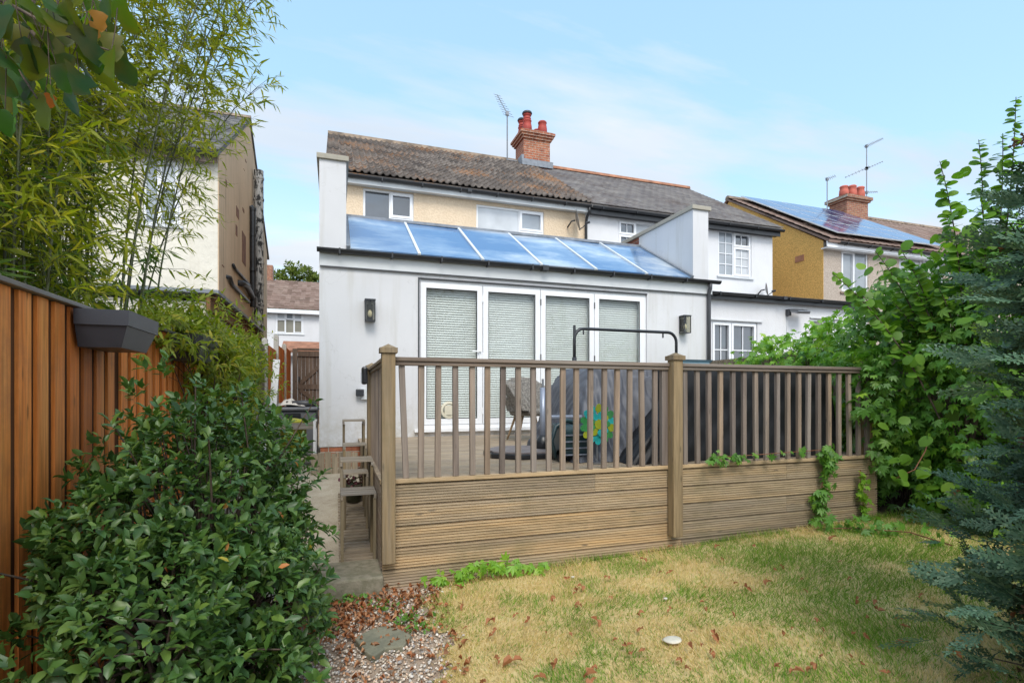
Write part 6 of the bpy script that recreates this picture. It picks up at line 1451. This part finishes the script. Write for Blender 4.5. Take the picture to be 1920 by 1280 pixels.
pos = np.stack([x, y, gh(x, y) - .012], 1); dr = norm(UP + lean * .45 + rng.normal(size=(n, 3)) * .70 * np.array([1, 1, .15])); dr[:, 2] = np.abs(dr[:, 2]) + .12
GP = ([(-.5, 0, 0), (.5, 0, 0), (-.42, .55, .06), (.42, .55, .06), (0, 1, .2)], [(0, 1, 3), (0, 3, 2), (2, 3, 4)])
wd = .0027 / hgt * rng.uniform(.7, 1.3, n)
for sel, mt, lb in ((green, 'grass_green', 'green tufts and patches growing in the dry lawn'), (~green, 'grass_dry', 'straw-dry lawn grass between the green patches')):
    V, Fc = scatter(GP, pos[sel], dr[sel], rdir(int(sel.sum())), hgt[sel], wd[sel]); tag(npmesh('grass', V, Fc, MT[mt], None, (3, 2, 0)), lb, 'grass', kind='stuff')
# gravel
ph = (1 + 5 ** .5) / 2; iv = norm(np.array([(-1, ph, 0), (1, ph, 0), (-1, -ph, 0), (1, -ph, 0), (0, -1, ph), (0, 1, ph), (0, -1, -ph), (0, 1, -ph), (ph, 0, -1), (ph, 0, 1), (-ph, 0, -1), (-ph, 0, 1)], float))
iv = iv * (1 + rng.normal(size=(12, 1)) * .10) * np.array([1, .8, .55])
ifc = [(0, 11, 5), (0, 5, 1), (0, 1, 7), (0, 7, 10), (0, 10, 11), (1, 5, 9), (5, 11, 4), (11, 10, 2), (10, 7, 6), (7, 1, 8), (3, 9, 4), (3, 4, 2), (3, 2, 6), (3, 6, 8), (3, 8, 9), (4, 9, 5), (2, 4, 11), (6, 2, 10), (8, 6, 7), (9, 8, 1)]
n = 17000; x = rng.uniform(-1.0, .95, n); y = rng.uniform(1.6, 4.1, n); k = (x < edge_x(y) + rng.normal(size=n) * .04) & (fwd(x, y) > 2.1) & ~((x > -.17) & (y > 3.77)); x, y = x[k], y[k]; n = len(x)
pos = np.stack([x, y, gh(x, y) - .012 + rng.uniform(0, .010, n)], 1)
V, Fc = scatter((iv, ifc), pos, rdir(n) * np.array([1, 1, .3]), UP + rng.normal(size=(n, 3)) * .4, rng.uniform(.0045, .0115, n)); tag(npmesh('gravel', V, Fc, MT['gravel'], None, (0, 3, 0)), 'mixed tan, white and rusty gravel at the foot of the shrub', 'gravel', kind='stuff')
DL = leaf_proto(.34, .9, .35)
n = 1700; x = np.concatenate([rng.normal(.05, .38, n // 2), rng.uniform(-.8, .7, n // 2)]); y = np.concatenate([rng.normal(3.55, .22, n // 2), rng.uniform(2.0, 3.9, n // 2)]); n = len(x)
k = (x < edge_x(y) + .12) & ~((x > -.17) & (x < .35) & (y > 3.77)) & (y < 3.87) & (rng.uniform(size=n) < np.clip(1.1 - .5 * np.abs(np.sin(x * 6) * np.sin(y * 5)), .2, 1)); x, y = x[k], y[k]; n = len(x)
pos = np.stack([x, y, gh(x, y) + rng.uniform(.0, .02, n)], 1)
V, Fc = scatter(DL, pos, rdir(n) * np.array([1, 1, .35]), UP + rng.normal(size=(n, 3)) * .7, rng.uniform(.018, .042, n)); tag(npmesh('leaf_litter', V, Fc, MT['lf_dead'], None, (0, 3.2, 0)), 'rust-brown dry leaf litter scattered over the gravel', 'leaf litter', kind='stuff')
n = 260; x = rng.normal(.15, .35, n); y = rng.normal(3.45, .3, n); k = (x < .75) & (y < 3.75); x, y = x[k], y[k]; n = len(x); pos = np.stack([x, y, gh(x, y)], 1)
c0 = np.array([(-.05, 3.3), (.30, 3.5), (.42, 3.25), (.1, 3.72), (.5, 3.1)]); pos[:, :2] = c0[rng.integers(0, 5, n)] + rng.normal(size=(n, 2)) * .05; pos[:, 2] = gh(pos[:, 0], pos[:, 1]) + rng.uniform(0, .04, n)
V, Fc = scatter(P_OV, pos, rdir(n) + UP * .6, UP + rdir(n) * .5, rng.uniform(.02, .045, n)); tag(npmesh('ground_weeds', V, Fc, MT['lf_creeper'], None, (.2, 3.4, 0)), 'small green weeds sprouting through the gravel', 'weeds', kind='stuff')

# stepping stone and pebbles
sc_ = [px(u, v, Z=.005)[:2] for u, v in ((664, 1196), (700, 1178), (735, 1172), (772, 1192), (757, 1212), (722, 1216), (700, 1232), (684, 1222))]
tag(MB().prism_z([(x, y) for x, y in sc_], -.03, .012).build('stepping_stone', MT['stone'], bevel=.008), 'irregular grey-green stepping stone set in the gravel', 'stone')
def pebble(u, v, r, label, flat=.28):
    x, y, _ = px(u, v, Z=.06 if u > 1000 else 0); z = G(x, y); mb = MB(); mb.lathe([(r * .5, -.01), (r * .92, .002), (r, r * flat * .5), (r * .8, r * flat * .9), (r * .35, r * flat)], (0, 0, 0), 18)
    mb.v = [(x + a * (1.12 + .1 * math.sin(3 * math.atan2(b, a))), y + b * .86, z + c + .004) for a, b, c in mb.v]; tag(mb.build('pebble', MT['whitestone'], smooth=True), label, 'stone')
pebble(1261, 1197, .050, 'large flat cream stone lying on the lawn'); pebble(1248, 1122, .014, 'tiny white pebble on the lawn above the large flat stone', .6); pebble(1074, 1078, .013, 'tiny white pebble on the grass close to the deck skirt', .6)
pebble(706, 1148, .016, 'small blue-white pebble on the gravel above the stepping stone', .5)

# fallen leaves on the lawn, one by one
base = []
for q in range(5):
    v, f = leaf_proto(.36, .5 + .25 * q % 1, .2 + .12 * q); v = np.array(v); r = np.random.default_rng(q + 80)
    v = v + r.normal(size=v.shape) * .045; v2, f2 = leaf_proto(.30, .7, .5); v2 = np.array(v2) * .8 @ np.array(Matrix.Rotation(1.1 + q, 3, 'Z')) + np.array([.05, .1, .06])
    V, Fc = merge([(v, np.array(f)), (v2, np.array(f2))]); me = bpy.data.meshes.new('fallen_leaf'); me.from_pydata([tuple(p) for p in V], [], [tuple(int(i) for i in g) for g in Fc]); me.materials.append(MT['lf_dead']); base.append(me)
spots = [(int(a), int(b), c) for a, b, c in zip(rng.uniform(840, 1740, 46), 1050 + 215 * rng.uniform(0, 1, 46) ** .8, rng.uniform(.45, 1.0, 46))] + [(1255, 1082, 1), (1402, 1113, 1.2), (1319, 1136, .9), (1196, 1153, 1), (1206, 1180, 1.2), (1176, 1212, 1), (1341, 1194, 1.3), (1292, 1212, .9), (1695, 1221, 1.5), (1452, 1258, 1), (1488, 1264, 1.1), (1562, 1026, 1.2), (1346, 1035, .8), (1352, 1058, .8), (1139, 1084, 1), (1119, 1160, 1.2),
         (964, 1232, 1.6), (1102, 1262, 1.1), (1717, 1165, .9), (1091, 1099, 1.2), (1207, 1054, 1), (1086, 1134, 1), (870, 1128, 1.3), (925, 1155, 1.4), (1032, 1118, .9), (1064, 1086, .8), (1255, 1148, .8), (1320, 1148, .8), (1540, 1188, .6), (1416, 1038, .7), (1700, 1192, .6), (1010, 1262, 1), (860, 1095, 1), (1185, 1226, .8), (1544, 1240, .8),
         (1665, 1276, .8), (1230, 1020, .7), (1112, 1275, 1), (905, 1270, 1.2), (1145, 1120, .6), (1590, 1100, .6), (1290, 1255, .7), (990, 1160, .8), (1450, 1080, .6), (1625, 1145, .6), (1510, 1120, .5)]
for i, (u, v, s_) in enumerate(spots):
    x, y, _ = px(u, v, Z=.06); 
    if y > 3.82: y = 3.80
    o = bpy.data.objects.new('fallen_leaf', base[i % 5]); COL.objects.link(o); o.location = (x, y, G(x, y) + .026); o.rotation_euler = (rng.normal() * .5, rng.normal() * .5, rng.uniform(0, 6.28)); o.scale = (.042 * s_, .042 * s_, .030 * s_)
    tag(o, 'curled rust-brown fallen leaf lying on the lawn', 'leaf', 'dry fallen leaves on the lawn')
